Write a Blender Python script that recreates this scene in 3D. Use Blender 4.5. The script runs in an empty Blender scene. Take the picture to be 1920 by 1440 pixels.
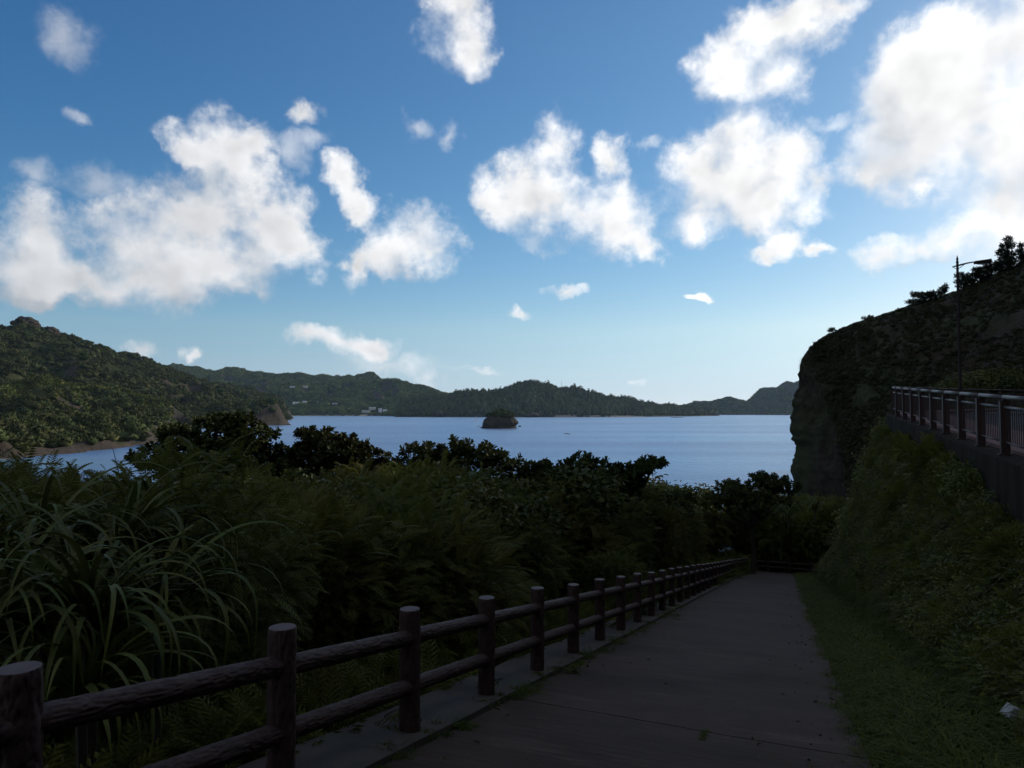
import bpy, math, random
import numpy as np
from mathutils import Vector, Matrix

random.seed(7)
rng = np.random.default_rng(7)
SC = bpy.context.scene
COL = SC.collection
R = math.radians

# ------------------------------------------------------------------ camera
CAMZ = 22.0            # eye height above the sea (sea level is z = 0)
F = 1340.0             # focal length in photograph pixels (1920 wide)
PITCH = math.atan(50.0 / F)
cam = bpy.data.cameras.new('camera')
cam_ob = bpy.data.objects.new('camera', cam)
COL.objects.link(cam_ob)
cam.sensor_width = 36.0
cam.lens = 36.0 * F / 1920.0
cam.clip_start = 0.05
cam.clip_end = 40000.0
cam_ob.location = (0, 0, CAMZ)
cam_ob.rotation_euler = (math.pi / 2 + PITCH, 0, 0)
SC.camera = cam_ob

# ------------------------------------------------------------------ sun and exposure
SUN_AZ, SUN_EL = 50.0, 24.0
sun_dir = Vector((math.cos(R(SUN_EL)) * math.sin(R(SUN_AZ)),
                  math.cos(R(SUN_EL)) * math.cos(R(SUN_AZ)), math.sin(R(SUN_EL))))
sl = bpy.data.lights.new('sun', 'SUN')
sl.energy = 3.0
sl.angle = R(0.53)
sl.color = (1.0, 0.93, 0.80)
sun_ob = bpy.data.objects.new('sun', sl)
COL.objects.link(sun_ob)
sun_ob.location = (200, 120, 150)
sun_ob.rotation_euler = (-sun_dir).to_track_quat('-Z', 'Y').to_euler()

vs = SC.view_settings
vs.view_transform = 'Standard'
vs.look = 'None'
vs.exposure = 0.0
vs.gamma = 1.0
vs.use_curve_mapping = False
SC.render.engine = 'CYCLES'
cy = SC.cycles
cy.use_adaptive_sampling = True
cy.adaptive_threshold = 0.013
cy.adaptive_min_samples = 24
cy.max_bounces = 5
cy.diffuse_bounces = 2
cy.glossy_bounces = 2
cy.transmission_bounces = 2
cy.transparent_max_bounces = 4
cy.volume_bounces = 0
cy.caustics_reflective = False
cy.caustics_refractive = False
cy.use_denoising = True
cy.denoiser = 'OPENIMAGEDENOISE'
cy.denoising_input_passes = 'RGB_ALBEDO_NORMAL'
cy.denoising_prefilter = 'ACCURATE'

# ------------------------------------------------------------------ helpers for places
def ray(px, py):
    x = (px - 960.0) / F
    y = -(py - 720.0) / F
    c, s = math.cos(PITCH), math.sin(PITCH)
    return Vector((x, c - y * s, s + y * c))

def P(px, py, Y):
    """world point at forward distance Y in the direction of a photograph pixel"""
    d = ray(px, py)
    k = Y / d.y
    return Vector((d.x * k, Y, CAMZ + d.z * k))

def azel(px, py):
    d = ray(px, py).normalized()
    return math.degrees(math.atan2(d.x, d.y)), math.degrees(math.asin(d.z))

DS, DC = 0.355, 0.935          # direction of the footpath (20.8 degrees right of the view)
def ST(s, t, z=0.0):
    return Vector((DS * s + DC * t, DC * s - DS * t, z))
def toST(x, y):
    return DS * x + DC * y, DC * x - DS * y
def zpath(s):
    return CAMZ - 1.66 - 0.183 * np.clip(s, -8, 61.0)
def zroad(s):
    return CAMZ - 1.49 + 0.041 * np.clip(s, -20, 34) + 0.012 * np.clip(s - 34, 0, 60)

# ------------------------------------------------------------------ world: sky and clouds
world = bpy.data.worlds.new('World')
SC.world = world
world.use_nodes = True
wt = world.node_tree
for n in list(wt.nodes):
    wt.nodes.remove(n)
def W(kind, **kw):
    n = wt.nodes.new(kind)
    for k, v in kw.items():
        setattr(n, k, v)
    return n
def wl(a, b):
    wt.links.new(a, b)
def wmath(op, a, b=None, c=None, clamp=False):
    n = W('ShaderNodeMath', operation=op, use_clamp=clamp)
    for i, v in enumerate((a, b, c)):
        if v is None:
            continue
        if isinstance(v, (int, float)):
            n.inputs[i].default_value = v
        else:
            wl(v, n.inputs[i])
    return n.outputs[0]
def wsmooth(v, lo, hi, to0=0.0, to1=1.0):
    n = W('ShaderNodeMapRange', interpolation_type='SMOOTHSTEP')
    wl(v, n.inputs[0])
    n.inputs[1].default_value = lo
    n.inputs[2].default_value = hi
    n.inputs[3].default_value = to0
    n.inputs[4].default_value = to1
    return n.outputs[0]

tc = W('ShaderNodeTexCoord')
dirv = tc.outputs['Generated']
sky = W('ShaderNodeTexSky', sky_type='NISHITA')
sky.sun_disc = False
sky.sun_elevation = R(SUN_EL)
sky.sun_rotation = R(SUN_AZ)
sky.air_density = 1.0
sky.dust_density = 0.3
sky.ozone_density = 3.0
SKY_STRENGTH = 0.1
# colour response of the clear sky (the camera's contrast), per channel
sep = W('ShaderNodeSeparateColor')
# the lowest few degrees keep the colour of the air just above them
sxl = W('ShaderNodeSeparateXYZ'); wl(dirv, sxl.inputs[0])
sxc = W('ShaderNodeCombineXYZ')
wl(sxl.outputs[0], sxc.inputs[0]); wl(sxl.outputs[1], sxc.inputs[1])
wl(wmath('MAXIMUM', sxl.outputs[2], 0.11), sxc.inputs[2])
wl(sxc.outputs[0], sky.inputs['Vector'])
wl(sky.outputs[0], sep.inputs[0])
cmb = W('ShaderNodeCombineColor')
chan = []
for i, (g, k) in enumerate(((1.52, 1.28), (1.16, 1.08), (0.94, 1.02))):
    v = wmath('MULTIPLY', sep.outputs[i], SKY_STRENGTH)
    v = wmath('POWER', v, g)
    v = wmath('MULTIPLY', v, k / SKY_STRENGTH)
    chan.append(wmath('MINIMUM', v, 12.0))
wl(wmath('MINIMUM', chan[0], wmath('MULTIPLY', chan[1], 0.93)), cmb.inputs[0])
wl(chan[1], cmb.inputs[1])
wl(wmath('MAXIMUM', chan[2], wmath('MULTIPLY', chan[1], 1.05)), cmb.inputs[2])

# direction -> (azimuth, elevation) in degrees
sx = W('ShaderNodeSeparateXYZ')
wl(dirv, sx.inputs[0])
az = wmath('MULTIPLY', wmath('ARCTAN2', sx.outputs[0], sx.outputs[1]), 180 / math.pi)
el = wmath('MULTIPLY', wmath('ARCSINE', sx.outputs[2]), 180 / math.pi)
ae = W('ShaderNodeCombineXYZ')
wl(az, ae.inputs[0]); wl(el, ae.inputs[1])
# billowy warp of the coordinates
def wnoise(vec, scale, detail, rough, out=0, lac=2.0):
    n = W('ShaderNodeTexNoise', noise_dimensions='3D')
    n.inputs['Scale'].default_value = scale
    n.inputs['Detail'].default_value = detail
    n.inputs['Roughness'].default_value = rough
    n.inputs['Lacunarity'].default_value = lac
    wl(vec, n.inputs['Vector'])
    return n.outputs[out]
warp = wnoise(dirv, 13.0, 5.0, 0.58, out=1)
wv = W('ShaderNodeVectorMath', operation='MULTIPLY_ADD')
wl(warp, wv.inputs[0])
wv.inputs[1].default_value = (5.0, 5.0, 0.0)
wv.inputs[2].default_value = (-2.5, -2.5, 0.0)
pw = W('ShaderNodeVectorMath', operation='ADD')
wl(ae.outputs[0], pw.inputs[0]); wl(wv.outputs[0], pw.inputs[1])
pvec = pw.outputs[0]

# heaps of cumulus: azimuth, elevation, half width, half height (degrees), tilt
BANK = [  # (pixel-plotted once from the photograph, then read as sky directions)
 (60,420,85,70,0),(40,500,110,75,0),(120,530,120,50,0),(230,455,95,75,0),(300,450,115,85,0),(375,400,95,75,0),
 (430,305,70,85,-20),(350,290,65,30,30),(475,275,48,42,0),(500,420,85,85,0),(560,470,72,55,0),(420,495,110,55,0),
 (205,540,150,44,0),(70,562,105,26,0),(300,520,130,52,0),
 (565,220,42,27,0),(640,330,44,34,0),(665,375,24,45,-20),
 (775,430,75,58,0),(805,475,65,38,0),(715,470,55,42,0),(668,500,24,40,0),
 (860,70,72,72,0),(892,115,46,48,0),(855,8,62,48,0),
 (1040,275,55,58,0),(1145,300,36,46,0),(1000,370,100,72,0),(1080,395,125,62,0),(1165,425,85,58,0),(1210,465,52,34,0),(930,395,38,38,0),
 (1385,250,75,60,0),(1320,330,82,78,0),(1405,340,105,92,0),(1440,392,90,46,0),(1310,415,52,36,0),(1535,340,44,34,0),(1475,300,62,60,0),
 (1440,55,90,58,0),(1358,135,66,56,0),(1440,145,88,58,0),(1500,45,72,75,20),(1560,-5,66,40,0),
 (1810,190,200,165,20),(1755,130,115,90,20),(1900,70,140,120,0),(1860,290,170,115,0),(1710,270,120,90,0),(1650,325,95,42,0),(1990,250,140,200,0),(1720,200,100,90,0),
 (1740,355,42,22,0),(1845,390,95,58,0),(1890,440,105,66,0),(1790,440,78,42,0),(1650,488,72,36,0),(1720,470,62,34,0),
 (1475,455,58,32,0),(1425,478,40,18,0),(1540,466,32,17,0),
 (1068,543,34,13,0),(985,583,28,12,0),(1318,563,26,8,0),
 (635,648,75,28,10),(580,632,40,22,0),(700,658,48,28,0),(252,655,36,26,0),(375,664,17,17,0),
]
FAINT = [(130,60,60,55,40),(55,320,45,35,0),(140,220,26,18,0),(782,236,36,22,20),(848,252,20,40,0),(735,690,110,18,0),(905,694,40,8,0),
 (570,268,50,22,0),(190,350,80,40,0),(540,300,40,40,0),(1215,275,25,20,0),(1560,220,60,20,0),(1670,90,40,30,0),(820,712,20,12,0),(1190,712,16,8,0),(350,655,14,14,0)]
def blob(spec, grow, vec=None):
    px, py, rx, ry, tilt = spec
    a0, e0 = azel(px, py)
    a1, _ = azel(px + rx, py); a2, _ = azel(px - rx, py)
    _, e1 = azel(px, py - ry); _, e2 = azel(px, py + ry)
    m = W('ShaderNodeMapping', vector_type='TEXTURE')
    m.inputs['Location'].default_value = (a0, e0, 0)
    m.inputs['Rotation'].default_value = (0, 0, R(-tilt) if tilt else 0)
    m.inputs['Scale'].default_value = ((a1 - a2) / 2 * grow, (e1 - e2) / 2 * grow, 1)
    wl(pvec if vec is None else vec, m.inputs['Vector'])
    g = W('ShaderNodeTexGradient', gradient_type='SPHERICAL')
    wl(m.outputs[0], g.inputs[0])
    return g.outputs['Fac']
def union(specs, grow, vec=None):
    acc = None
    for sp in specs:
        b = blob(sp, grow, vec)
        acc = wmath('MULTIPLY', b, b) if acc is None else wmath('MULTIPLY_ADD', b, b, acc)
    return wmath('SQRT', acc)
B = union(BANK, 1.38)
BF = union(FAINT, 1.5)
# the same heaps looked up a little sunward: tells lit tops from shaded bases
pso = W('ShaderNodeVectorMath', operation='ADD')
wl(pvec, pso.inputs[0]); pso.inputs[1].default_value = (1.5, 2.0, 0.0)
BS = union([b for b in BANK if b[2] >= 60], 1.38, pso.outputs[0])
B0 = B
# the cloud field goes on out of view, its cover raised for whiter skylight
gen = wnoise(dirv, 2.6, 3.0, 0.5)
gen = wsmooth(gen, 0.44, 0.60)
ctr = W('ShaderNodeVectorMath', operation='DOT_PRODUCT')
wl(dirv, ctr.inputs[0])
ctr.inputs[1].default_value = (0.0, math.cos(R(11)), math.sin(R(11)))
away = wsmooth(ctr.outputs['Value'], 0.74, 0.62)
up = wsmooth(el, 1.0, 6.0)
gen = wmath('MULTIPLY', wmath('MULTIPLY', gen, away), up)
B = wmath('MAXIMUM', B, wmath('MULTIPLY', gen, 0.9))

n1 = wnoise(dirv, 24.0, 9.0, 0.63)
off = W('ShaderNodeVectorMath', operation='ADD')
wl(dirv, off.inputs[0])
off.inputs[1].default_value = tuple(0.02 * c for c in (0.75, -0.2, 0.75))
n2 = wnoise(off.outputs[0], 12.0, 3.0, 0.45)
n2b = wnoise(dirv, 12.0, 3.0, 0.45)
n3 = wnoise(dirv, 8.0, 2.0, 0.5)
dens = wmath('ADD', wmath('ADD', B, wmath('MULTIPLY', wmath('SUBTRACT', n1, 0.5), 1.4)), wmath('MULTIPLY', wmath('SUBTRACT', n3, 0.5), 0.4))
# edges: crisp in places, frayed and thin in others
am = W('ShaderNodeMapRange', interpolation_type='SMOOTHSTEP')
wl(dens, am.inputs[0])
am.inputs[1].default_value = 0.10
wl(wsmooth(n3, 0.36, 0.60, 1.25, 0.80), am.inputs[2])
alpha = wmath('MULTIPLY', am.outputs[0], wsmooth(B, 0.0, 0.25))
densf = wmath('ADD', BF, wmath('MULTIPLY', wmath('SUBTRACT', n1, 0.5), 1.3))
alphaf = wmath('MULTIPLY', wsmooth(densf, 0.15, 1.1), wsmooth(BF, 0.0, 0.4, 0.0, 0.5))
veil = wmath('ADD', B, wmath('MULTIPLY', wmath('SUBTRACT', n1, 0.5), 2.6))
veil = wmath('MULTIPLY', wsmooth(veil, 0.12, 1.0), wsmooth(B, 0.02, 0.25, 0.0, 0.62))
alpha = wmath('MAXIMUM', wmath('MAXIMUM', alpha, alphaf), veil)
# light in the cloud: thick middles greyer, rims and sunward billows whiter
thick = wmath('MULTIPLY', wsmooth(B, 0.45, 1.25), wsmooth(n3, 0.30, 0.60, 0.45, 1.0))
bill = wmath('MULTIPLY', wmath('SUBTRACT', n2b, n2), 0.75)
sdot = W('ShaderNodeVectorMath', operation='DOT_PRODUCT')
wl(dirv, sdot.inputs[0])
sdot.inputs[1].default_value = tuple(sun_dir)
near = wsmooth(sdot.outputs['Value'], 0.0, 0.93)
based = wsmooth(wmath('ADD', wmath('SUBTRACT', BS, B0), wmath('MULTIPLY', wmath('SUBTRACT', n3, 0.5), 0.6)), -0.12, 0.55)
lum = wmath('SUBTRACT', 1.0, wmath('MULTIPLY', thick, 0.17))
lum = wmath('SUBTRACT', lum, wmath('MULTIPLY', based, 0.28))
lum = wmath('ADD', lum, bill)
lum = wmath('MULTIPLY', lum, wmath('ADD', 0.74, wmath('MULTIPLY', near, 0.36)))
lum = wmath('MAXIMUM', lum, 0.30)
ccol = W('ShaderNodeMix', data_type='RGBA')
wl(near, ccol.inputs[0])
ccol.inputs[6].default_value = (0.97, 0.99, 1.03, 1)
ccol.inputs[7].default_value = (1.0, 1.0, 1.0, 1)
cgrey = W('ShaderNodeMix', data_type='RGBA')
wl(wmath('MULTIPLY', based, 0.7), cgrey.inputs[0])
wl(ccol.outputs[2], cgrey.inputs[6]); cgrey.inputs[7].default_value = (0.85, 0.95, 1.09, 1)
cs = W('ShaderNodeVectorMath', operation='SCALE')
wl(cgrey.outputs[2], cs.inputs[0])
wl(wmath('MULTIPLY', lum, 1.0 / SKY_STRENGTH), cs.inputs['Scale'])
# pale air towards the horizon
hz = W('ShaderNodeMix', data_type='RGBA')
wl(wmath('ADD', wmath('MULTIPLY', wmath('POWER', 2.718, wmath('MULTIPLY', wmath('MAXIMUM', el, 0.0), -1 / 3.6)), 0.75), wmath('MULTIPLY', near, 0.035)), hz.inputs[0])
wl(cmb.outputs[0], hz.inputs[6])
hzl = W('ShaderNodeVectorMath', operation='SCALE')
hzl.inputs[0].default_value = (0.74, 0.76, 0.76)
wl(wmath('ADD', 0.85 / SKY_STRENGTH, wmath('MULTIPLY', near, 0.42 / SKY_STRENGTH)), hzl.inputs['Scale'])
wl(hzl.outputs[0], hz.inputs[7])
mx = W('ShaderNodeMix', data_type='RGBA')
wl(alpha, mx.inputs[0]); wl(hz.outputs[2], mx.inputs[6]); wl(cs.outputs[0], mx.inputs[7])
bg = W('ShaderNodeBackground')
bg.inputs[1].default_value = SKY_STRENGTH
wl(mx.outputs[2], bg.inputs[0])
wo = W('ShaderNodeOutputWorld')
wl(bg.outputs[0], wo.inputs[0])
world.cycles.sampling_method = 'MANUAL'
world.cycles.sample_map_resolution = 1024

# ------------------------------------------------------------------ object helpers
def tag(o, label=None, cat=None, group=None, kind=None):
    if label: o['label'] = label
    if cat: o['category'] = cat
    if group: o['group'] = group
    if kind: o['kind'] = kind
    return o

def mesh_np(name, verts, faces, mats=(), fmat=None, smooth=False):
    """faces: (n,3) or (n,4) int array or a list of such arrays"""
    me = bpy.data.meshes.new(name)
    verts = np.asarray(verts, dtype=np.float32)
    if not isinstance(faces, (list, tuple)):
        faces = [faces]
    faces = [np.asarray(f, dtype=np.int32) for f in faces if len(f)]
    me.vertices.add(len(verts))
    me.vertices.foreach_set('co', verts.ravel())
    tot = sum(f.size for f in faces)
    npol = sum(len(f) for f in faces)
    me.loops.add(tot)
    me.polygons.add(npol)
    me.loops.foreach_set('vertex_index', np.concatenate([f.ravel() for f in faces]))
    sizes = np.concatenate([np.full(len(f), f.shape[1], dtype=np.int32) for f in faces])
    starts = np.concatenate([[0], np.cumsum(sizes)[:-1]]).astype(np.int32)
    me.polygons.foreach_set('loop_start', starts)
    me.polygons.foreach_set('loop_total', sizes)
    for m in mats:
        me.materials.append(m)
    if fmat is not None:
        me.polygons.foreach_set('material_index', np.asarray(fmat, dtype=np.int32))
    me.polygons.foreach_set('use_smooth', np.full(npol, bool(smooth)))
    me.update(calc_edges=True)
    return me

def link(name, me, parent=None, loc=None, rot=None, scale=None):
    o = bpy.data.objects.new(name, me)
    COL.objects.link(o)
    if parent is not None: o.parent = parent
    if loc is not None: o.location = loc
    if rot is not None: o.rotation_euler = rot
    if scale is not None: o.scale = scale if hasattr(scale, '__len__') else (scale,) * 3
    return o

def empty(name, loc=(0, 0, 0), rz=0.0):
    o = bpy.data.objects.new(name, None)
    o.empty_display_size = 0.2
    COL.objects.link(o)
    o.location = loc
    o.rotation_euler = (0, 0, rz)
    return o

class MB:
    """collects simple solids into one mesh"""
    def __init__(self): self.v, self.f, self.m = [], [], []
    def add(self, verts, faces, mi=0):
        b = len(self.v)
        self.v += [tuple(x) for x in verts]
        self.f += [tuple(b + i for i in f) for f in faces]
        self.m += [mi] * len(faces)
    def box(self, c, half, rz=0.0, mi=0, top=1.0):
        cx, cy_, cz = c; hx, hy, hz = half
        cs_, sn = math.cos(rz), math.sin(rz)
        vs_ = []
        for z in (-1, 1):
            k = top if z > 0 else 1.0
            for x, y in ((-1, -1), (1, -1), (1, 1), (-1, 1)):
                X, Y = x * hx * k, y * hy * k
                vs_.append((cx + X * cs_ - Y * sn, cy_ + X * sn + Y * cs_, cz + z * hz))
        self.add(vs_, [(3, 2, 1, 0), (4, 5, 6, 7), (0, 1, 5, 4), (1, 2, 6, 5), (2, 3, 7, 6), (3, 0, 4, 7)], mi)
    def tube(self, pts, rad, n=8, mi=0, caps=True):
        pts = [Vector(p) for p in pts]
        if not hasattr(rad, '__len__'): rad = [rad] * len(pts)
        b = len(self.v)
        prev = None
        for i, p in enumerate(pts):
            d = (pts[min(i + 1, len(pts) - 1)] - pts[max(i - 1, 0)])
            if d.length < 1e-9: d = Vector((0, 0, 1))
            d.normalize()
            if prev is None:
                a = d.orthogonal().normalized()
            else:
                a = (prev - d * prev.dot(d))
                a = a.normalized() if a.length > 1e-6 else d.orthogonal().normalized()
            prev = a
            c = d.cross(a)
            for k in range(n):
                w = 2 * math.pi * k / n
                q = p + (a * math.cos(w) + c * math.sin(w)) * rad[i]
                self.v.append(tuple(q))
        for i in range(len(pts) - 1):
            for k in range(n):
                k2 = (k + 1) % n
                self.f.append((b + i * n + k, b + i * n + k2, b + (i + 1) * n + k2, b + (i + 1) * n + k)); self.m.append(mi)
        if caps:
            self.f.append(tuple(b + k for k in reversed(range(n)))); self.m.append(mi)
            e = b + (len(pts) - 1) * n
            self.f.append(tuple(e + k for k in range(n))); self.m.append(mi)
    def mesh(self, name, mats, smooth=False):
        me = bpy.data.meshes.new(name)
        me.from_pydata(self.v, [], self.f)
        for m in mats: me.materials.append(m)
        me.polygons.foreach_set('material_index', np.asarray(self.m, dtype=np.int32))
        if smooth: me.polygons.foreach_set('use_smooth', np.ones(len(self.f), dtype=bool))
        me.update()
        return me

# ------------------------------------------------------------------ numpy noise
def _h(i, j, k):
    n = (i.astype(np.int64) * 374761393 + j.astype(np.int64) * 668265263 + k.astype(np.int64) * 2147483647) & 0xffffffff
    n = ((n ^ (n >> 13)) * 1274126177) & 0xffffffff
    n = ((n ^ (n >> 15)) * 2246822519) & 0xffffffff
    return ((n ^ (n >> 16)) & 0xffff) / 65535.0
def vnoise(x, y, z=0.0):
    x, y, z = np.broadcast_arrays(np.asarray(x, float), np.asarray(y, float), np.asarray(z, float))
    xi, yi, zi = np.floor(x), np.floor(y), np.floor(z)
    u, v, w = x - xi, y - yi, z - zi
    u = u * u * (3 - 2 * u); v = v * v * (3 - 2 * v); w = w * w * (3 - 2 * w)
    xi, yi, zi = xi.astype(np.int64), yi.astype(np.int64), zi.astype(np.int64)
    r = 0
    for a in (0, 1):
        for b in (0, 1):
            for c in (0, 1):
                r = r + _h(xi + a, yi + b, zi + c) * (u if a else 1 - u) * (v if b else 1 - v) * (w if c else 1 - w)
    return r * 2 - 1
def fbm(x, y, z=0.0, o=4, g=0.5, lac=2.03):
    r, a = 0, 1.0
    x, y, z = np.asarray(x, float), np.asarray(y, float), np.asarray(z, float)
    for i in range(o):
        r = r + a * vnoise(x + 17.3 * i, y - 9.1 * i, z + 4.7 * i)
        a *= g; x = x * lac; y = y * lac; z = z * lac
    return r

# ------------------------------------------------------------------ materials
def material(name, c1, c2, scale=3.0, detail=5.0, rough=0.85, bump=0.0, bscale=None, spec=0.2, coord='Object',
             per_instance=0.0, stretch=(1, 1, 1), c3=None, c3scale=None, c3lo=0.55, c3hi=0.7, transl=0.0, bdist=0.02):
    m = bpy.data.materials.new(name)
    m.use_nodes = True
    t = m.node_tree
    bs = t.nodes['Principled BSDF']
    N = t.nodes.new
    L = t.links.new
    tcn = N('ShaderNodeTexCoord')
    mp = N('ShaderNodeMapping'); mp.inputs['Scale'].default_value = stretch
    L(tcn.outputs[coord], mp.inputs[0])
    no = N('ShaderNodeTexNoise'); no.inputs['Scale'].default_value = scale; no.inputs['Detail'].default_value = detail
    no.inputs['Roughness'].default_value = 0.6
    L(mp.outputs[0], no.inputs['Vector'])
    mr = N('ShaderNodeMapRange'); mr.inputs[1].default_value = 0.32; mr.inputs[2].default_value = 0.68
    L(no.outputs[0], mr.inputs[0])
    mix = N('ShaderNodeMix'); mix.data_type = 'RGBA'
    L(mr.outputs[0], mix.inputs[0])
    mix.inputs[6].default_value = (*c1, 1); mix.inputs[7].default_value = (*c2, 1)
    col = mix.outputs[2]
    if c3 is not None:
        n3_ = N('ShaderNodeTexNoise'); n3_.inputs['Scale'].default_value = c3scale or scale * 0.2; n3_.inputs['Detail'].default_value = 6
        L(mp.outputs[0], n3_.inputs['Vector'])
        m3 = N('ShaderNodeMapRange'); m3.inputs[1].default_value = c3lo; m3.inputs[2].default_value = c3hi
        L(n3_.outputs[0], m3.inputs[0])
        x3 = N('ShaderNodeMix'); x3.data_type = 'RGBA'
        L(m3.outputs[0], x3.inputs[0]); L(col, x3.inputs[6]); x3.inputs[7].default_value = (*c3, 1)
        col = x3.outputs[2]
    if per_instance:
        oi = N('ShaderNodeObjectInfo')
        hs = N('ShaderNodeHueSaturation')
        r1 = N('ShaderNodeMapRange'); r1.inputs[3].default_value = 1 - per_instance; r1.inputs[4].default_value = 1 + per_instance
        L(oi.outputs['Random'], r1.inputs[0]); L(r1.outputs[0], hs.inputs['Value'])
        r2 = N('ShaderNodeMath'); r2.operation = 'MULTIPLY'; r2.inputs[1].default_value = 7.31
        L(oi.outputs['Random'], r2.inputs[0])
        r3 = N('ShaderNodeMath'); r3.operation = 'FRACT'; L(r2.outputs[0], r3.inputs[0])
        r4 = N('ShaderNodeMapRange'); r4.inputs[3].default_value = 0.47; r4.inputs[4].default_value = 0.53
        L(r3.outputs[0], r4.inputs[0]); L(r4.outputs[0], hs.inputs['Hue'])
        L(col, hs.inputs['Color'])
        col = hs.outputs[0]
    L(col, bs.inputs['Base Color'])
    bs.inputs['Roughness'].default_value = rough
    bs.inputs['Specular IOR Level'].default_value = spec
    if bump:
        nb = N('ShaderNodeTexNoise'); nb.inputs['Scale'].default_value = bscale or scale * 3; nb.inputs['Detail'].default_value = 6
        L(mp.outputs[0], nb.inputs['Vector'])
        bp = N('ShaderNodeBump'); bp.inputs['Strength'].default_value = bump; bp.inputs['Distance'].default_value = bdist
        L(nb.outputs[0], bp.inputs['Height']); L(bp.outputs[0], bs.inputs['Normal'])
    if transl:
        tr = N('ShaderNodeBsdfTranslucent'); L(col, tr.inputs[0])
        ms = N('ShaderNodeMixShader'); ms.inputs[0].default_value = transl
        L(bs.outputs[0], ms.inputs[1]); L(tr.outputs[0], ms.inputs[2])
        L(ms.outputs[0], t.nodes['Material Output'].inputs[0])
    return m

M = {}
M['soil'] = material('soil', (.035, .028, .02), (.05, .05, .025), 1.2, bump=.5)
def concrete_material(name, lo, hi, stain, pale):
    m = bpy.data.materials.new(name); m.use_nodes = True
    t = m.node_tree; N = t.nodes.new; L = t.links.new; bs = t.nodes['Principled BSDF']
    g = N('ShaderNodeNewGeometry')
    mp = N('ShaderNodeMapping'); mp.inputs['Rotation'].default_value = (0, 0, R(20.8)); L(g.outputs['Position'], mp.inputs[0])
    def noise(sc, det, ro, stretch):
        q = N('ShaderNodeMapping'); q.inputs['Scale'].default_value = stretch; L(mp.outputs[0], q.inputs[0])
        n = N('ShaderNodeTexNoise'); n.inputs['Scale'].default_value = sc; n.inputs['Detail'].default_value = det; n.inputs['Roughness'].default_value = ro
        L(q.outputs[0], n.inputs['Vector']); return n.outputs[0]
    def rng_(v, a, b):
        r_ = N('ShaderNodeMapRange'); r_.inputs[1].default_value = a; r_.inputs[2].default_value = b; L(v, r_.inputs[0]); return r_.outputs[0]
    def mixc(f, a, b):
        x = N('ShaderNodeMix'); x.data_type = 'RGBA'; L(f, x.inputs[0])
        for k, c in ((6, a), (7, b)):
            if isinstance(c, tuple): x.inputs[k].default_value = (*c, 1)
            else: L(c, x.inputs[k])
        return x.outputs[2]
    broom = noise(1.0, 4, .7, (1.2, 26, 1))
    col = mixc(rng_(noise(2.2, 8, .7, (1, 1, 1)), .3, .7), lo, hi)
    col = mixc(rng_(noise(.55, 6, .6, (1, 1, 1)), .50, .70), col, stain)
    col = mixc(rng_(noise(.8, 5, .65, (.7, 2.6, 1)), .60, .74), col, pale)
    dk = N('ShaderNodeMix'); dk.data_type = 'RGBA'; dk.blend_type = 'MULTIPLY'; dk.inputs[0].default_value = .55
    L(col, dk.inputs[6])
    cr = N('ShaderNodeCombineColor'); bw = rng_(broom, .25, .75)
    for k in range(3): L(bw, cr.inputs[k])
    L(cr.outputs[0], dk.inputs[7])
    col = mixc(rng_(noise(55, 2, .5, (1, 1, 1)), .70, .76), dk.outputs[2], tuple(2.2 * c for c in hi))
    L(col, bs.inputs['Base Color']); bs.inputs['Roughness'].default_value = .85; bs.inputs['Specular IOR Level'].default_value = .2
    bp = N('ShaderNodeBump'); bp.inputs['Strength'].default_value = .6; bp.inputs['Distance'].default_value = .008
    L(broom, bp.inputs['Height'])
    b2 = N('ShaderNodeBump'); b2.inputs['Strength'].default_value = .5; b2.inputs['Distance'].default_value = .006
    L(noise(40, 5, .6, (1, 1, 1)), b2.inputs['Height']); L(bp.outputs[0], b2.inputs['Normal']); L(b2.outputs[0], bs.inputs['Normal'])
    return m
M['concrete'] = concrete_material('path_concrete', (.055, .032, .022), (.090, .054, .038), (.038, .020, .010), (.115, .073, .053))
M['strip'] = material('footing_concrete', (.06, .047, .037), (.09, .072, .058), 2.0, 8, rough=.85, bump=.3, bscale=50, c3=(.05, .055, .035), c3scale=1.3, bdist=.006)
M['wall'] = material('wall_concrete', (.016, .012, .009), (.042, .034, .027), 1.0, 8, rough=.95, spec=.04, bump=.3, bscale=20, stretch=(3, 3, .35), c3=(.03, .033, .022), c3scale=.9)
M['log'] = material('log_concrete', (.048, .028, .024), (.090, .056, .048), 14, 8, rough=.7, bump=.8, bscale=45, spec=.25, c3=(.045, .04, .035), c3scale=3, bdist=.004)
M['log_end'] = material('log_end', (.085, .056, .050), (.115, .078, .068), 12, 5, rough=.65, spec=.3)
M['rail_paint'] = material('rail_paint', (.036, .019, .016), (.046, .025, .021), 6, 3, rough=.55, spec=.25)
M['rail_tube'] = material('rail_tube', (.075, .066, .060), (.10, .088, .08), 5, 3, rough=.5, spec=.25)
M['asphalt'] = material('asphalt', (.045, .045, .046), (.06, .06, .06), 3, 6, rough=.9, bump=.4, bscale=90)
M['red_paving'] = material('red_paving', (.16, .085, .075), (.20, .11, .095), 4, 5, rough=.85)
M['bark'] = material('bark', (.05, .04, .03), (.085, .07, .055), 12, 5, rough=.9, bump=.6, stretch=(1, 1, .3))
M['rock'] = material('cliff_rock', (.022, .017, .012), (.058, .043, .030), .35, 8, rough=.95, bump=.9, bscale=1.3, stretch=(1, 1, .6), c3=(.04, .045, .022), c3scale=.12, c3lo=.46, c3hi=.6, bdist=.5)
M['sea_rock'] = material('sea_rock', (.028, .022, .016), (.070, .052, .037), .12, 8, rough=.95, bump=.8, bscale=.5, c3=(.05, .045, .035), c3scale=.05, bdist=1.0)
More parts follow.
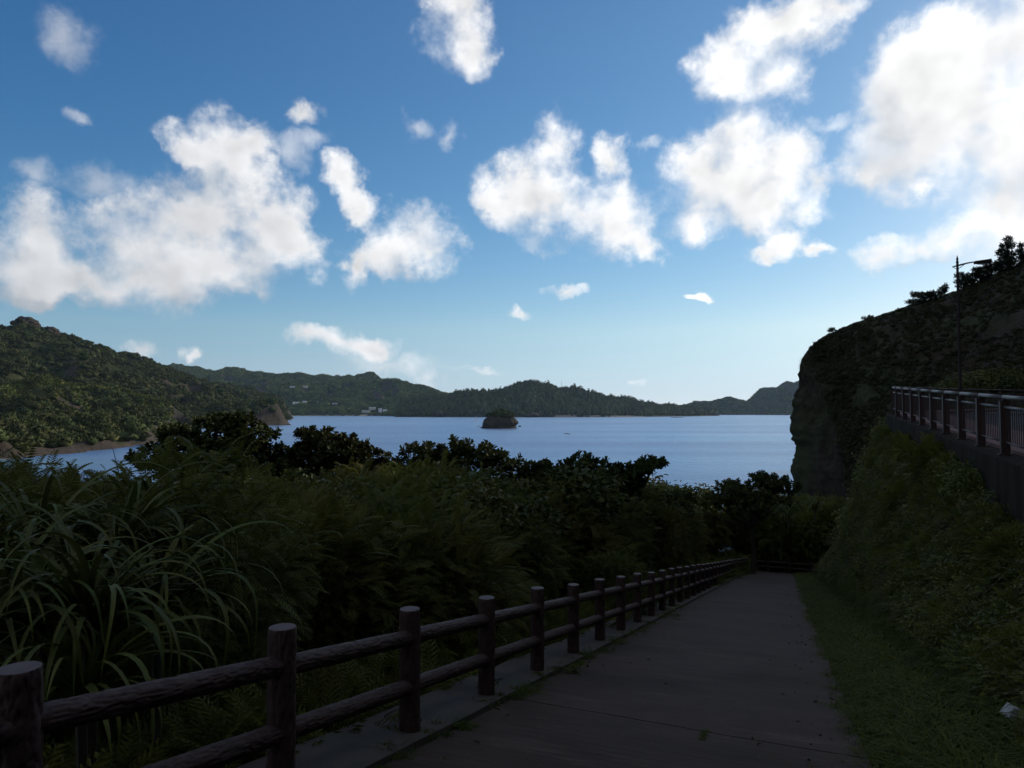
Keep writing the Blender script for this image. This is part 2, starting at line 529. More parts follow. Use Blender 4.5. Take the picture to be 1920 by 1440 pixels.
M['sand'] = material('sand', (.24, .20, .15), (.31, .26, .20), .1, 4, rough=.95)
M['landsoil'] = material('land_soil', (.035, .045, .018), (.06, .06, .028), .03, 6, rough=1, spec=0)
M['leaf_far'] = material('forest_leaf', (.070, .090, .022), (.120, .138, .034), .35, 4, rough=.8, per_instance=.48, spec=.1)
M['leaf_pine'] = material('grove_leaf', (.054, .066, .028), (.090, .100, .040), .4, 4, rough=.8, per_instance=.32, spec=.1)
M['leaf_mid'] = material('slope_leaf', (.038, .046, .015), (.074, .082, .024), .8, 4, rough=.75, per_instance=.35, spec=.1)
M['leaf_frond'] = material('frond_leaf', (.084, .090, .013), (.128, .130, .020), 1.3, 4, rough=.6, per_instance=.2, transl=.25)
M['leaf_broad'] = material('broad_leaf', (.034, .044, .010), (.058, .066, .015), 1.5, 4, rough=.6, spec=.12, per_instance=.2, transl=.12)
M['leaf_strap'] = material('strap_leaf', (.066, .080, .016), (.105, .118, .024), 2.0, 4, rough=.6, spec=.2, per_instance=.2, transl=.15)
M['leaf_bank'] = material('bank_leaf', (.062, .075, .014), (.105, .112, .020), 1.5, 4, rough=.55, per_instance=.25, spec=.3, transl=.15)
M['leaf_dry'] = material('dry_leaf', (.075, .06, .035), (.11, .085, .05), 2, 3, rough=.8, per_instance=.25)
M['grass'] = material('grass_blade', (.048, .064, .010), (.082, .094, .016), 2.5, 4, rough=.8, per_instance=.25, transl=.2, spec=.1)
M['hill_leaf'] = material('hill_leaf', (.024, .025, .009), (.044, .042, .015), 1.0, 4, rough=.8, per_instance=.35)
M['needle'] = material('pine_needle', (.012, .017, .007), (.022, .028, .011), 3, 3, rough=.7)
M['white'] = material('white_paint', (.76, .76, .74), (.84, .84, .82), .4, 3, rough=.7)
M['cream'] = material('cream_wall', (.50, .47, .42), (.58, .55, .50), .4, 3, rough=.8)
M['roof'] = material('grey_roof', (.30, .31, .32), (.38, .38, .38), .4, 3, rough=.7)
M['glass'] = material('dark_window', (.03, .035, .04), (.04, .045, .05), 1, 2, rough=.15, spec=.6)
M['lamp_metal'] = material('lamp_metal', (.018, .012, .012), (.026, .018, .017), 4, 3, rough=.7, spec=.12)
M['lamp_glass'] = material('lamp_glass', (.5, .5, .48), (.55, .55, .53), 4, 2, rough=.3)
M['pale_block'] = material('pale_block', (.30, .29, .28), (.42, .41, .40), 6, 5, rough=.7, bump=.2)
M['grey_stone'] = material('grey_stone', (.09, .085, .085), (.15, .145, .14), 3, 6, rough=.9, bump=.6, bscale=14)
M['foam'] = material('foam', (.35, .36, .34), (.45, .46, .44), 2, 3, rough=.8)
M['hull'] = material('white_hull', (.7, .7, .7), (.78, .78, .78), 1, 2, rough=.4)

def sea_material():
    m = bpy.data.materials.new('sea_water'); m.use_nodes = True
    t = m.node_tree; N = t.nodes.new; L = t.links.new
    bs = t.nodes['Principled BSDF']
    geo = N('ShaderNodeNewGeometry')
    # deep water, with a pale sandy shallow in the near-left cove
    mp = N('ShaderNodeMapping'); mp.vector_type = 'TEXTURE'
    mp.inputs['Location'].default_value = (-215, 265, 0)
    mp.inputs['Scale'].default_value = (75, 90, 100)
    L(geo.outputs['Position'], mp.inputs[0])
    g = N('ShaderNodeTexGradient'); g.gradient_type = 'SPHERICAL'; L(mp.outputs[0], g.inputs[0])
    mr = N('ShaderNodeMapRange'); mr.interpolation_type = 'SMOOTHSTEP'; mr.inputs[1].default_value = 0.0; mr.inputs[2].default_value = 0.6
    L(g.outputs['Fac'], mr.inputs[0])
    mix = N('ShaderNodeMix'); mix.data_type = 'RGBA'
    L(mr.outputs[0], mix.inputs[0])
    mix.inputs[6].default_value = (.012, .066, .185, 1)
    mix.inputs[7].default_value = (.012, .085, .085, 1)
    L(mix.outputs[2], bs.inputs['Base Color'])
    # a ruffled sea never mirrors fully: reflection by Fresnel of the wave slopes
    df = N('ShaderNodeBsdfDiffuse'); L(mix.outputs[2], df.inputs['Color'])
    gl = N('ShaderNodeBsdfGlossy'); gl.inputs['Color'].default_value = (.74, .88, 1, 1)
    fr = N('ShaderNodeFresnel'); fr.inputs['IOR'].default_value = 1.333
    fm = N('ShaderNodeMapRange'); fm.inputs[1].default_value = 0.0; fm.inputs[2].default_value = 1.0; fm.inputs[3].default_value = 0.02; fm.inputs[4].default_value = 0.80
    L(fr.outputs[0], fm.inputs[0])
    fs = N('ShaderNodeMath'); fs.operation = 'MULTIPLY'; L(fm.outputs[0], fs.inputs[0])
    ms = N('ShaderNodeMixShader'); L(fs.outputs[0], ms.inputs[0]); L(df.outputs[0], ms.inputs[1]); L(gl.outputs[0], ms.inputs[2])
    L(ms.outputs[0], t.nodes['Material Output'].inputs[0])
    # wind slicks
    m2 = N('ShaderNodeMapping'); m2.inputs['Scale'].default_value = (.0022, .012, 1); m2.inputs['Rotation'].default_value = (0, 0, R(-8))
    L(geo.outputs['Position'], m2.inputs[0])
    n2_ = N('ShaderNodeTexNoise'); n2_.inputs['Scale'].default_value = 1.0; n2_.inputs['Detail'].default_value = 5
    L(m2.outputs[0], n2_.inputs['Vector'])
    rr = N('ShaderNodeMapRange'); rr.inputs[1].default_value = .35; rr.inputs[2].default_value = .65
    rr.inputs[3].default_value = .26; rr.inputs[4].default_value = .46
    L(n2_.outputs[0], rr.inputs[0]); L(rr.outputs[0], gl.inputs['Roughness'])
    r5 = N('ShaderNodeMapRange'); r5.inputs[1].default_value = .33; r5.inputs[2].default_value = .67; r5.inputs[3].default_value = 1.08; r5.inputs[4].default_value = .84
    L(n2_.outputs[0], r5.inputs[0]); L(r5.outputs[0], fs.inputs[1])
    # waves
    m3 = N('ShaderNodeMapping'); m3.inputs['Scale'].default_value = (.10, .28, 1); m3.inputs['Rotation'].default_value = (0, 0, R(12))
    L(geo.outputs['Position'], m3.inputs[0])
    nw = N('ShaderNodeTexNoise'); nw.inputs['Scale'].default_value = 1.0; nw.inputs['Detail'].default_value = 5; nw.inputs['Roughness'].default_value = .62
    L(m3.outputs[0], nw.inputs['Vector'])
    bp = N('ShaderNodeBump'); bp.inputs['Strength'].default_value = .62; bp.inputs['Distance'].default_value = .8
    L(nw.outputs[0], bp.inputs['Height'])
    L(bp.outputs[0], gl.inputs['Normal']); L(bp.outputs[0], fr.inputs['Normal']); t.nodes.remove(bs)
    return m
M['sea'] = sea_material()

# ------------------------------------------------------------------ scatter (for what nobody could count)
SRC = {}
def source_collection(key, meshes):
    c = bpy.data.collections.new('sources_' + key)
    for i, me in enumerate(meshes):
        o = bpy.data.objects.new('%s_%02d' % (key, i), me)
        c.objects.link(o)
    SRC[key] = (c, len(meshes))
    return c

def scatter(name, key, pts, scl, rot, label, cat, kind='stuff', parent=None, idx=None):
    c, nvar = SRC[key]
    n = len(pts)
    me = bpy.data.meshes.new(name)
    me.vertices.add(n)
    me.vertices.foreach_set('co', np.asarray(pts, dtype=np.float32).ravel())
    a = me.attributes.new('scl', 'FLOAT_VECTOR', 'POINT')
    scl = np.asarray(scl, dtype=np.float32)
    if scl.ndim == 1: scl = np.repeat(scl[:, None], 3, 1)
    a.data.foreach_set('vector', scl.ravel())
    a = me.attributes.new('rot', 'FLOAT_VECTOR', 'POINT')
    a.data.foreach_set('vector', np.asarray(rot, dtype=np.float32).ravel())
    a = me.attributes.new('pick', 'INT', 'POINT')
    a.data.foreach_set('value', (rng.integers(0, nvar, n) if idx is None else idx).astype(np.int32))
    o = link(name, me, parent)
    ng = bpy.data.node_groups.new(name + '_scatter', 'GeometryNodeTree')
    ng.interface.new_socket('Geometry', in_out='INPUT', socket_type='NodeSocketGeometry')
    ng.interface.new_socket('Geometry', in_out='OUTPUT', socket_type='NodeSocketGeometry')
    N = ng.nodes.new; L = ng.links.new
    gi = N('NodeGroupInput'); go = N('NodeGroupOutput')
    mp = N('GeometryNodeMeshToPoints'); L(gi.outputs[0], mp.inputs[0])
    ci = N('GeometryNodeCollectionInfo'); ci.inputs[0].default_value = c
    ci.inputs['Separate Children'].default_value = True
    ci.inputs['Reset Children'].default_value = True
    ip = N('GeometryNodeInstanceOnPoints')
    L(mp.outputs[0], ip.inputs['Points']); L(ci.outputs[0], ip.inputs['Instance'])
    ip.inputs['Pick Instance'].default_value = True
    def attr(nm, ty):
        q = N('GeometryNodeInputNamedAttribute'); q.data_type = ty; q.inputs[0].default_value = nm
        return q.outputs['Attribute']
    L(attr('pick', 'INT'), ip.inputs['Instance Index'])
    L(attr('scl', 'FLOAT_VECTOR'), ip.inputs['Scale'])
    e2r = N('FunctionNodeEulerToRotation'); L(attr('rot', 'FLOAT_VECTOR'), e2r.inputs[0])
    L(e2r.outputs[0], ip.inputs['Rotation'])
    L(ip.outputs[0], go.inputs[0])
    mod = o.modifiers.new('scatter', 'NODES'); mod.node_group = ng
    tag(o, label, cat, kind=kind)
    return o

def zrot(n, tilt=0.15):
    return np.stack([rng.normal(0, tilt, n), rng.normal(0, tilt, n), rng.uniform(0, 6.283, n)], 1)

# ------------------------------------------------------------------ foliage meshes
def euler_mats(rot):
    cx, sx_, cyy, sy, cz, sz = (np.cos(rot[:, 0]), np.sin(rot[:, 0]), np.cos(rot[:, 1]), np.sin(rot[:, 1]), np.cos(rot[:, 2]), np.sin(rot[:, 2]))
    m = np.empty((len(rot), 3, 3))
    m[:, 0, 0] = cyy * cz; m[:, 0, 1] = cz * sx_ * sy - cx * sz; m[:, 0, 2] = cx * cz * sy + sx_ * sz
    m[:, 1, 0] = cyy * sz; m[:, 1, 1] = cx * cz + sx_ * sy * sz; m[:, 1, 2] = cx * sy * sz - cz * sx_
    m[:, 2, 0] = -sy; m[:, 2, 1] = cyy * sx_; m[:, 2, 2] = cyy * cx
    return m
def replicate(tv, tf, pos, mats, scl):
    """copies of a template (tv, tf) at pos with rotation matrices and scales"""
    tv = np.asarray(tv, float); tf = np.asarray(tf)
    n = len(pos)
    v = np.einsum('nij,vj->nvi', mats, tv) * np.asarray(scl).reshape(n, 1, -1) + np.asarray(pos)[:, None, :]
    f = tf[None] + (np.arange(n) * len(tv))[:, None, None]
    return v.reshape(-1, 3), f.reshape(-1, tf.shape[1])
def frames(dirs, roll=None):
    """rotation matrices with +X along dirs and +Z as upward as can be"""
    d = dirs / np.linalg.norm(dirs, axis=1, keepdims=True)
    up_ = np.tile([0, 0, 1.0], (len(d), 1))
    y = np.cross(up_, d); ln = np.linalg.norm(y, axis=1, keepdims=True)
    y = np.where(ln > 1e-4, y / np.maximum(ln, 1e-4), [[0, 1, 0]])
    z = np.cross(d, y)
    if roll is not None:
        c, s = np.cos(roll)[:, None], np.sin(roll)[:, None]
        y, z = y * c + z * s, z * c - y * s
    return np.stack([d, y, z], 2)

def frond_template(npair=9, length=.30, pin=.10):
    """a feathery twice-pinnate leaf along +X, drooping at the tip"""
    v, f = [], []
    def at(u):
        return np.array([u * length, 0, .05 * u - .12 * u * u * length / .3])
    for k in range(4):
        a, b = at(k / 4), at((k + 1) / 4)
        i = len(v)
        v += [a + [0, -.003, 0], a + [0, .003, 0], b + [0, .003, 0], b + [0, -.003, 0]]
        f.append((i, i + 1, i + 2, i + 3))
    for k in range(npair):
        u = .12 + .88 * k / (npair - 1)
        p = at(u)
        L_ = pin * (.55 + .9 * u * (1 - u) * 1.6)
        for s in (-1, 1):
            d = np.array([.55, s * .8, -.10 - .12 * u]); d /= np.linalg.norm(d)
            w = np.array([.8, -s * .55, .12]) * .011
            i = len(v)
            v += [p, p + d * L_ * .5 + w, p + d * L_ - [0, 0, .012], p + d * L_ * .5 - w]
            f.append((i, i + 1, i + 2, i + 3))
    return np.array(v), np.array(f)
FR_V, FR_F = frond_template()

def leaf_template(L_=.2, w=.09, fold=.15, droop=.15):
    """obovate leaf along +X: two bent halves"""
    v = [(0, 0, 0), (.45 * L_, -w * .36, fold * w), (.8 * L_, -w * .5, fold * w - droop * L_ * .5), (L_, 0, -droop * L_),
         (.8 * L_, w * .5, fold * w - droop * L_ * .5), (.45 * L_, w * .36, fold * w), (.6 * L_, 0, -droop * L_ * .25)]
    f = [(0, 1, 6), (1, 2, 6), (2, 3, 6), (3, 4, 6), (4, 5, 6), (5, 0, 6)]
    return np.array(v), np.array(f)

def rosette_template(n=10, L_=.2, w=.095, seed=0):
    r = np.random.default_rng(seed)
    vs_, fs_ = [], []
    lv, lf = leaf_template(L_, w)
    for k in range(n):
        a = 2.4 * k; e = .15 + 1.0 * k / n
        d = np.array([[math.cos(a) * math.cos(e), math.sin(a) * math.cos(e), math.sin(e)]])
        v, f = replicate(lv, lf, np.array([[0, 0, .01 * k]]), frames(d, r.normal(0, .25, 1)), np.array([r.uniform(.75, 1.1)]))
        fs_.append(f + sum(len(q) for q in vs_)); vs_.append(v)
    return np.concatenate(vs_), np.concatenate(fs_)

def crown_lump(seed, kind='broad'):
    """small, uneven crown of leaf sprays for trees seen from afar (unit radius, base at z=0)"""
    r = np.random.default_rng(seed)
    import bmesh
    bm = bmesh.new()
    bmesh.ops.create_icosphere(bm, subdivisions=2, radius=1.0)
    v = np.array([x.co[:] for x in bm.verts]); f = np.array([[y.index for y in q.verts] for q in bm.faces])
    bm.free()
    n = fbm(v[:, 0] * 1.7 + seed * 5, v[:, 1] * 1.7, v[:, 2] * 1.7, 3)
    v = v * (0.85 + .38 * n)[:, None]
    if kind == 'pine':
        h = (v[:, 2] + 1) / 2
        v[:, :2] *= np.clip(1.15 - .8 * h, .15, 1)[:, None]
        v[:, 2] = h * 2.6
    else:
        v[:, 2] = v[:, 2] * .7 + .55
    # sprays standing out of the crown
    k = 70
    d = r.normal(0, 1, (k, 3)); d[:, 2] = np.abs(d[:, 2]) * .8 + .05; d /= np.linalg.norm(d, axis=1, keepdims=True)
    if kind == 'pine':
        h = r.uniform(.1, 1.05, k)
        pos = np.stack([d[:, 0] * np.clip(1.15 - .85 * h, .1, 1) * .85, d[:, 1] * np.clip(1.15 - .85 * h, .1, 1) * .85, h * 2.6], 1)
    else:
        pos = d * r.uniform(.75, 1.12, (k, 1)); pos[:, 2] = pos[:, 2] * .75 + .5
    tv = np.array([(0, -.13, 0), (.34, -.05, .03), (.34, .07, -.02), (0, .13, 0)]); tf = np.array([(0, 1, 2, 3)])
    sv, sf = replicate(tv, tf, pos, frames(d + r.normal(0, .5, (k, 3)), r.uniform(0, 3, k)), r.uniform(.6, 1.2, k))
    return np.concatenate([v, sv]), [f, sf + len(v)]

def lump_meshes(key, kind, mat, n=5, seed0=0):
    ms = []
    for i in range(n):
        v, f = crown_lump(seed0 + i, kind)
        ms.append(mesh_np('%s_%d' % (key, i), v, f, [mat], smooth=True))
    source_collection(key, ms)
lump_meshes('far_crown', 'broad', M['leaf_far'], 5, 1)
lump_meshes('grove_crown', 'pine', M['leaf_pine'], 5, 11)
lump_meshes('slope_crown', 'broad', M['leaf_mid'], 5, 21)

# ------------------------------------------------------------------ sea
me = mesh_np('sea', [(-9000, -2500, 0), (9000, -2500, 0), (9000, 14000, 0), (-9000, 14000, 0)], np.array([(0, 1, 2, 3)]), [M['sea']])
tag(link('sea', me), 'blue bay water with faint wind streaks', 'sea', kind='structure')

# ------------------------------------------------------------------ far land
def seg_dist(X, Y, pts):
    """distance to a polyline with heights; returns distance and height at the nearest point"""
    best = np.full(X.shape, 1e9); hh = np.zeros(X.shape)
    for a, b in zip(pts[:-1], pts[1:]):
        dx, dy = b[0] - a[0], b[1] - a[1]
        L2 = dx * dx + dy * dy + 1e-9
        t = np.clip(((X - a[0]) * dx + (Y - a[1]) * dy) / L2, 0, 1)
        d = np.hypot(X - a[0] - t * dx, Y - a[1] - t * dy)
        h = a[2] + t * (b[2] - a[2])
        m = d < best
        best = np.where(m, d, best); hh = np.where(m, h, hh)
    return best, hh

class Land:
    def __init__(self, name, ridges, x0, x1, y0, y1, step, amp, nscale, label, drop=0.0, floor=-4.0, coast=None, cs=1.0, edge=None):
        self.x0, self.y0, self.step = x0, y0, step
        xs = np.arange(x0, x1 + step, step); ys = np.arange(y0, y1 + step, step)
        X, Y = np.meshgrid(xs, ys)
        Xw = X + amp * 1.2 * fbm(X / nscale, Y / nscale, 3.3, 3); Yw = Y + amp * 1.2 * fbm(X / nscale, Y / nscale, 8.8, 3)
        H = None
        kb = min(amp * .5, 5.0)
        for pts, slope, w in ridges:
            pts = [(p[0], p[1], p[2] - drop) for p in pts]
            d, h = seg_dist(Xw, Yw, pts)
            c = h - slope * (np.sqrt(d * d + w * w) - w)
            H = c if H is None else np.where(np.abs(H - c) < 1e9, np.logaddexp(H / kb, c / kb) * kb, 0)
        g = np.clip(H / 40, 0.05, 1)
        rg = 1 - np.abs(fbm(X / nscale, Y / nscale, 1.7, 4)) * 1.6
        H = H + g * amp * (rg - .6) + g * amp * .35 * fbm(X / nscale * 3, Y / nscale * 3, 2.2, 3)
        if coast is not None:
            # the coast cuts the land off in bluffs
            cpx = 960 + F * X / np.maximum(Y, 1)
            inl = Y - np.interp(cpx, [c[0] for c in coast], [c[1] for c in coast]) + 14 * fbm(X / 35, Y / 35, 6.1, 3)
            if edge is not None:
                lat = (np.interp(Y, [e[0] for e in edge], [e[1] for e in edge]) - cpx) * Y / F + 6 * fbm(X / 30, Y / 30, 2.5, 3)
                inl = np.minimum(inl, lat * 1.7)
            H = np.minimum(H, 1.0 + cs * (1 + .5 * fbm(X / 60, Y / 60, 9.9, 2)) * inl)
        H = np.maximum(H, floor)
        self.H, self.nx, self.ny = H, len(xs), len(ys)
        gy, gx = np.gradient(H, step)
        self.S = np.hypot(gx, gy)
        v = np.stack([X, Y, H], 2).reshape(-1, 3)
        i = np.arange(self.nx * self.ny).reshape(self.ny, self.nx)
        q = np.stack([i[:-1, :-1], i[:-1, 1:], i[1:, 1:], i[1:, :-1]], 2).reshape(-1, 4)
        hz = H.ravel()
        keep = hz[q].max(1) > -2.5
        q = q[keep]
        sl_ = self.S.ravel()[q].mean(1); zc = hz[q].mean(1)
        wob = fbm(v[q[:, 0], 0] / 40, v[q[:, 0], 1] / 40, .5, 3)
        fm = np.where((sl_ > .95 + .3 * wob) | (zc < 3.0 + 2.0 * wob), 1, 0)
        self.rocky = (self.S > .95)
        me = mesh_np(name, v, q, [M['landsoil'], M['sea_rock']], fm, smooth=True)
        self.ob = tag(link(name, me), label, 'hill', kind='structure')
    def at(self, x, y):
        u = np.clip((np.asarray(x) - self.x0) / self.step, 0, self.nx - 1.001); w = np.clip((np.asarray(y) - self.y0) / self.step, 0, self.ny - 1.001)
        i, j = u.astype(int), w.astype(int); a, b = u - i, w - j
        H = self.H
        z = H[j, i] * (1 - a) * (1 - b) + H[j, i + 1] * a * (1 - b) + H[j + 1, i] * (1 - a) * b + H[j + 1, i + 1] * a * b
        return z, self.S[j, i]
    def hit(self, px, py, y0, y1):
        """where the view ray of a pixel meets this land"""
        d = ray(px, py)
        Y = np.arange(y0, y1, 4.0)
        X = d.x / d.y * Y; Z = CAMZ + d.z / d.y * Y
        h, _ = self.at(X, Y)
        k = np.argmax(h > Z) if (h > Z).any() else np.argmin(np.abs(h - Z))
        return Vector((X[k], Y[k], h[k]))

def line(lst, Y=None):
    """pixels (px, py, Y) along a crest -> points"""
    return [tuple(P(p[0], p[1], p[2] if len(p) > 2 else Y)) for p in lst]

# near-left mountain with its spurs and headlands
mount = Land('left_mountain', [
    (line([(-900,560,900),(-420,560,1050),(-150,585,1150),(0,606,1200),(60,612,1230),(110,630,1260),(200,655,1350),(260,682,1450),(330,704,1560),(420,726,1750),(520,745,1900)]), .42, 40),
    (line([(-420,640,800),(-150,660,780),(0,697,740),(100,704,760),(200,721,800),(280,738,860),(345,758,930),(370,775,960)]), .46, 25),
    (line([(-500,650,420),(-150,700,400),(0,724,430),(100,738,480),(180,756,510),(240,774,530),(292,795,555)]), .17, 14),
    (line([(340,752,1120),(400,751,1120),(440,748,1115),(500,752,1115),(526,760,1112),(533,766,1112)]), .45, 14),
    (line([(150,735,950),(260,752,1000),(340,768,1040)]), .4, 20),
    (line([(150,660,1300),(200,700,1100),(260,735,1000)]), .55, 20),
    (line([(-60,598,1190),(-20,640,1000),(0,676,850)]), .75, 8),
    (line([(110,630,1260),(128,664,1080),(150,698,900)]), .75, 8),
    (line([(230,670,1400),(250,698,1200),(285,728,1040)]), .75, 8),
    (line([(330,704,1560),(345,724,1350),(372,746,1180)]), .75, 8),
    (line([(60,700,760),(85,735,640),(110,765,540)]), .75, 8),
    (line([(200,719,800),(225,750,690),(235,778,600)]), .75, 8),
    ], -1900, -150, 200, 2050, 8.0, 24.0, 150.0, 'dark wooded mountain with spurs running down to the bay', drop=4.0, cs=1.15,
    coast=[(-900,300),(0,318),(150,385),(240,438),(292,505),(302,520),(318,985),(400,1000),(480,1060),(528,1085),(540,1092)],
    edge=[(0,303),(800,303),(985,420),(1040,536),(1500,536),(2600,560)])
# the far shore
far = Land('far_hills', [
    (line([(120,690),(300,690),(350,684),(400,689),(450,692),(500,700),(530,703),(560,700),(600,706),(640,709),(665,706),(697,698),(730,714),(760,722),(800,738),(900,750)], 3900), .34, 50),
    (line([(300,718),(420,716),(520,714),(600,718),(680,718),(745,711),(800,730),(850,738),(950,748)], 3450), .30, 50),
    (line([(330,748),(450,742),(560,748),(640,744),(720,748),(800,750),(900,752)], 3150), .26, 40),
    ], -2300, 100, 2780, 4300, 18.0, 20.0, 240.0, 'green wooded hills along the far shore of the bay', drop=7.0, cs=.32,
    coast=[(0,2950),(530,2960),(700,2960),(760,2900),(1000,2900)])
grove = Land('wooded_point', [
    (line([(780,748,2700),(850,737,2700),(900,731,2680),(940,729,2680),(970,719,2680),(1000,717,2680),(1040,724,2700),(1090,731,2720),(1150,744,2760),(1200,751,2820),(1250,759,2880),(1290,764,2960),(1330,771,3040)]), .45, 35),
    (line([(790,762,2560),(900,752,2540),(1000,745,2540),(1100,752,2580),(1200,764,2650),(1300,772,2850)]), .40, 25),
    (line([(1290,768,2960),(1340,774,3060),(1370,777.5,3150),(1392,779.2,3180)]), .30, 10),
    ], -420, 1250, 2260, 3350, 12.0, 11.0, 130.0, 'wooded point with tall trees reaching into the bay', drop=12.0, cs=.8,
    coast=[(700,2500),(800,2440),(1000,2400),(1200,2500),(1300,2750),(1385,3080),(1396,3160)], edge=[(2000,1398),(3600,1398)])
dist = Land('distant_headland', [
    (line([(1200,762),(1280,757),(1340,747),(1365,740),(1380,744),(1395,749),(1420,731),(1460,719),(1500,715),(1560,712),(1640,716)], 3950), .60, 35),
    ], 600, 2300, 3550, 4400, 18.0, 24.0, 190.0, 'hazy bare headland at the mouth of the bay', drop=3.0, cs=1.2,
    coast=[(1000,3700),(1400,3720),(1700,3700)])

def forest(land, key, name, label, n, smin, smax, azlo, azhi, y0, y1, x0, x1, zmin=4.0, maxslope=1.25, holes=(), sz=1.0):
    x = rng.uniform(x0, x1, n); y = rng.uniform(y0, y1, n)
    a = np.degrees(np.arctan2(x, y))
    k = (a > azlo) & (a < azhi)
    x, y = x[k], y[k]
    z, s = land.at(x, y)
    k = (z > zmin + 2.0 * fbm(x / 30, y / 30, 0, 2)) & (s < maxslope + .3 * fbm(x / 25, y / 25, 4, 2))
    for hx, hy, hr in holes:
        # open ground round a building and the strip that it looks out over
        ux, uy = -hx / math.hypot(hx, hy), -hy / math.hypot(hx, hy)
        al = (x - hx) * ux + (y - hy) * uy; ac = np.abs((x - hx) * uy - (y - hy) * ux)
        k &= ~((ac < hr) & (al > -hr) & (al < hr * 2.2))
    x, y, z = x[k], y[k], z[k]
    sc = rng.uniform(smin, smax, len(x)) * (1 + .35 * fbm(x / 60, y / 60, 7, 2))
    scl = np.stack([sc, sc, sc * rng.uniform(.8, 1.25, len(x)) * sz], 1)
    return scatter(name, key, np.stack([x, y, z - sc * .25], 1), scl, zrot(len(x), .08), label, 'forest')

# ------------------------------------------------------------------ buildings on the far shore
BLD = [  # pixel, width m, depth m, height m, roof kind, wall, what sets it apart
 (555,758.5,26,14,10,'flat','white','long white flat-roofed building on the far shore, leftmost of the hamlet'),
 (571,756,16,12,7,'gable','white','small white house with pitched roof right of the long white building'),
 (592,757,20,12,8,'gable','cream','cream house between two white houses in the hillside hamlet'),
 (606,754,18,12,11,'hip','cream','tall pale house with hipped roof topmost in the hillside hamlet'),
 (628,758,22,10,6,'flat','cream','low pale building at the right end of the hillside hamlet'),
 (548,727,22,10,5,'gable','roof','grey-roofed house high on the slope, left of the pair'),
 (572,727,20,10,5,'gable','roof','grey-roofed house high on the slope, right of the pair'),
 (686,774,34,14,11,'flat','roof','grey block at the left end of the waterfront buildings'),
 (698,768.5,26,12,8,'gable','cream','pale-roofed building behind the waterfront blocks'),
 (713,773,14,12,16,'flat','white','white block in the middle of the waterfront buildings'),
 (722,773.5,16,12,13,'flat','white','white block at the right end of the waterfront buildings'),
]
bpos = []
for (px, py, w_, d_, h_, rk, wm, lb) in BLD:
    p = far.hit(px, py, 2965, 3600)
    bpos.append(p)
holes = [(p.x, p.y, max(18, b[2] * .75)) for p, b in zip(bpos, BLD)]

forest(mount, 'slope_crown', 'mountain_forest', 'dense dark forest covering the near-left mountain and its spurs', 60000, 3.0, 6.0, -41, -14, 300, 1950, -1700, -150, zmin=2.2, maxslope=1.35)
lump_meshes('spur_sunlit_crown', 'broad', material('spur_sunlit_leaf', (.066, .078, .019), (.108, .116, .028), .8, 4, rough=.75, per_instance=.3, spec=.1), 4, 61)  # paler leaf colour paints sunlight onto the spur crest
def spur_sunlit_trees():
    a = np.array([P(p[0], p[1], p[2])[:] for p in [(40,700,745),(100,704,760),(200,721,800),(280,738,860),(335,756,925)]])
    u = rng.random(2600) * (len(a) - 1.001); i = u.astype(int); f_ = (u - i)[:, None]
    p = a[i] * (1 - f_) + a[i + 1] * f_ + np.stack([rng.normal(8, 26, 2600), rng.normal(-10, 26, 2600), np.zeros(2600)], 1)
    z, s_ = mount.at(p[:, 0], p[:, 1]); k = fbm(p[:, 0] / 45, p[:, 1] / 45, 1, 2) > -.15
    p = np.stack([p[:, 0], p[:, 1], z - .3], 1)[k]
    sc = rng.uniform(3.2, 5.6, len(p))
    scatter('spur_sunlit_trees', 'spur_sunlit_crown', p, sc, zrot(len(p), .1), 'trees along the left spur crest, sunlight put into their paler yellow-green colour', 'forest')
spur_sunlit_trees()
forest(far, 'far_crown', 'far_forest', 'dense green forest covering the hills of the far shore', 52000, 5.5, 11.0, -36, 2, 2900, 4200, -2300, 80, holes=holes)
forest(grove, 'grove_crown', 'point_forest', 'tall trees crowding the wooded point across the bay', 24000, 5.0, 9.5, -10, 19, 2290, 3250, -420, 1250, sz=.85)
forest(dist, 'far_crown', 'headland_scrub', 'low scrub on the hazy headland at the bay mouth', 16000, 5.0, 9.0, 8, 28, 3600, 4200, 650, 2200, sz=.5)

def building(p, w_, d_, h_, rk, wm, lb):
    r = empty('shore_building', (p.x, p.y, p.z - 1.0), 0.0)
    r.rotation_euler.z = -math.atan2(p.x, p.y) * .7 + random.uniform(-.15, .15)
    tag(r, lb, 'building', 'buildings of the far shore')
    wallm = M[wm] if wm != 'roof' else M['cream']
    mb = MB(); mb.box((0, 0, h_ / 2), (w_ / 2, d_ / 2, h_ / 2)); link('wall', mb.mesh('wall', [wallm]), r)
    mb = MB()
    if rk == 'flat':
        mb.box((0, 0, h_ + .4), (w_ / 2 + .5, d_ / 2 + .5, .4))
    else:
        k = w_ / 2 + .8 if rk == 'gable' else w_ / 4
        e = [(-w_ / 2 - .8, -d_ / 2 - .8, h_ + .02), (w_ / 2 + .8, -d_ / 2 - .8, h_ + .02), (w_ / 2 + .8, d_ / 2 + .8, h_ + .02), (-w_ / 2 - .8, d_ / 2 + .8, h_ + .02), (-k, 0, h_ + 4), (k, 0, h_ + 4)]
        mb.add(e, [(3, 2, 1, 0), (0, 1, 5, 4), (2, 3, 4, 5), (1, 2, 5), (3, 0, 4)])
    link('roof', mb.mesh('roof', [M['white'] if rk == 'flat' else M['roof']]), r)
    nst = max(1, int(h_ // 4)); nw = max(2, int(w_ // 5))
    mb = MB(); mb.box((0, 0, 0), (.9, .12, .8)); wme = mb.mesh('window', [M['glass']])
    for a in range(nst):
        for b in range(nw):
            link('window', wme, r, ((b + .5) / nw * w_ - w_ / 2, -d_ / 2 - .05, 2.2 + a * 3.6))
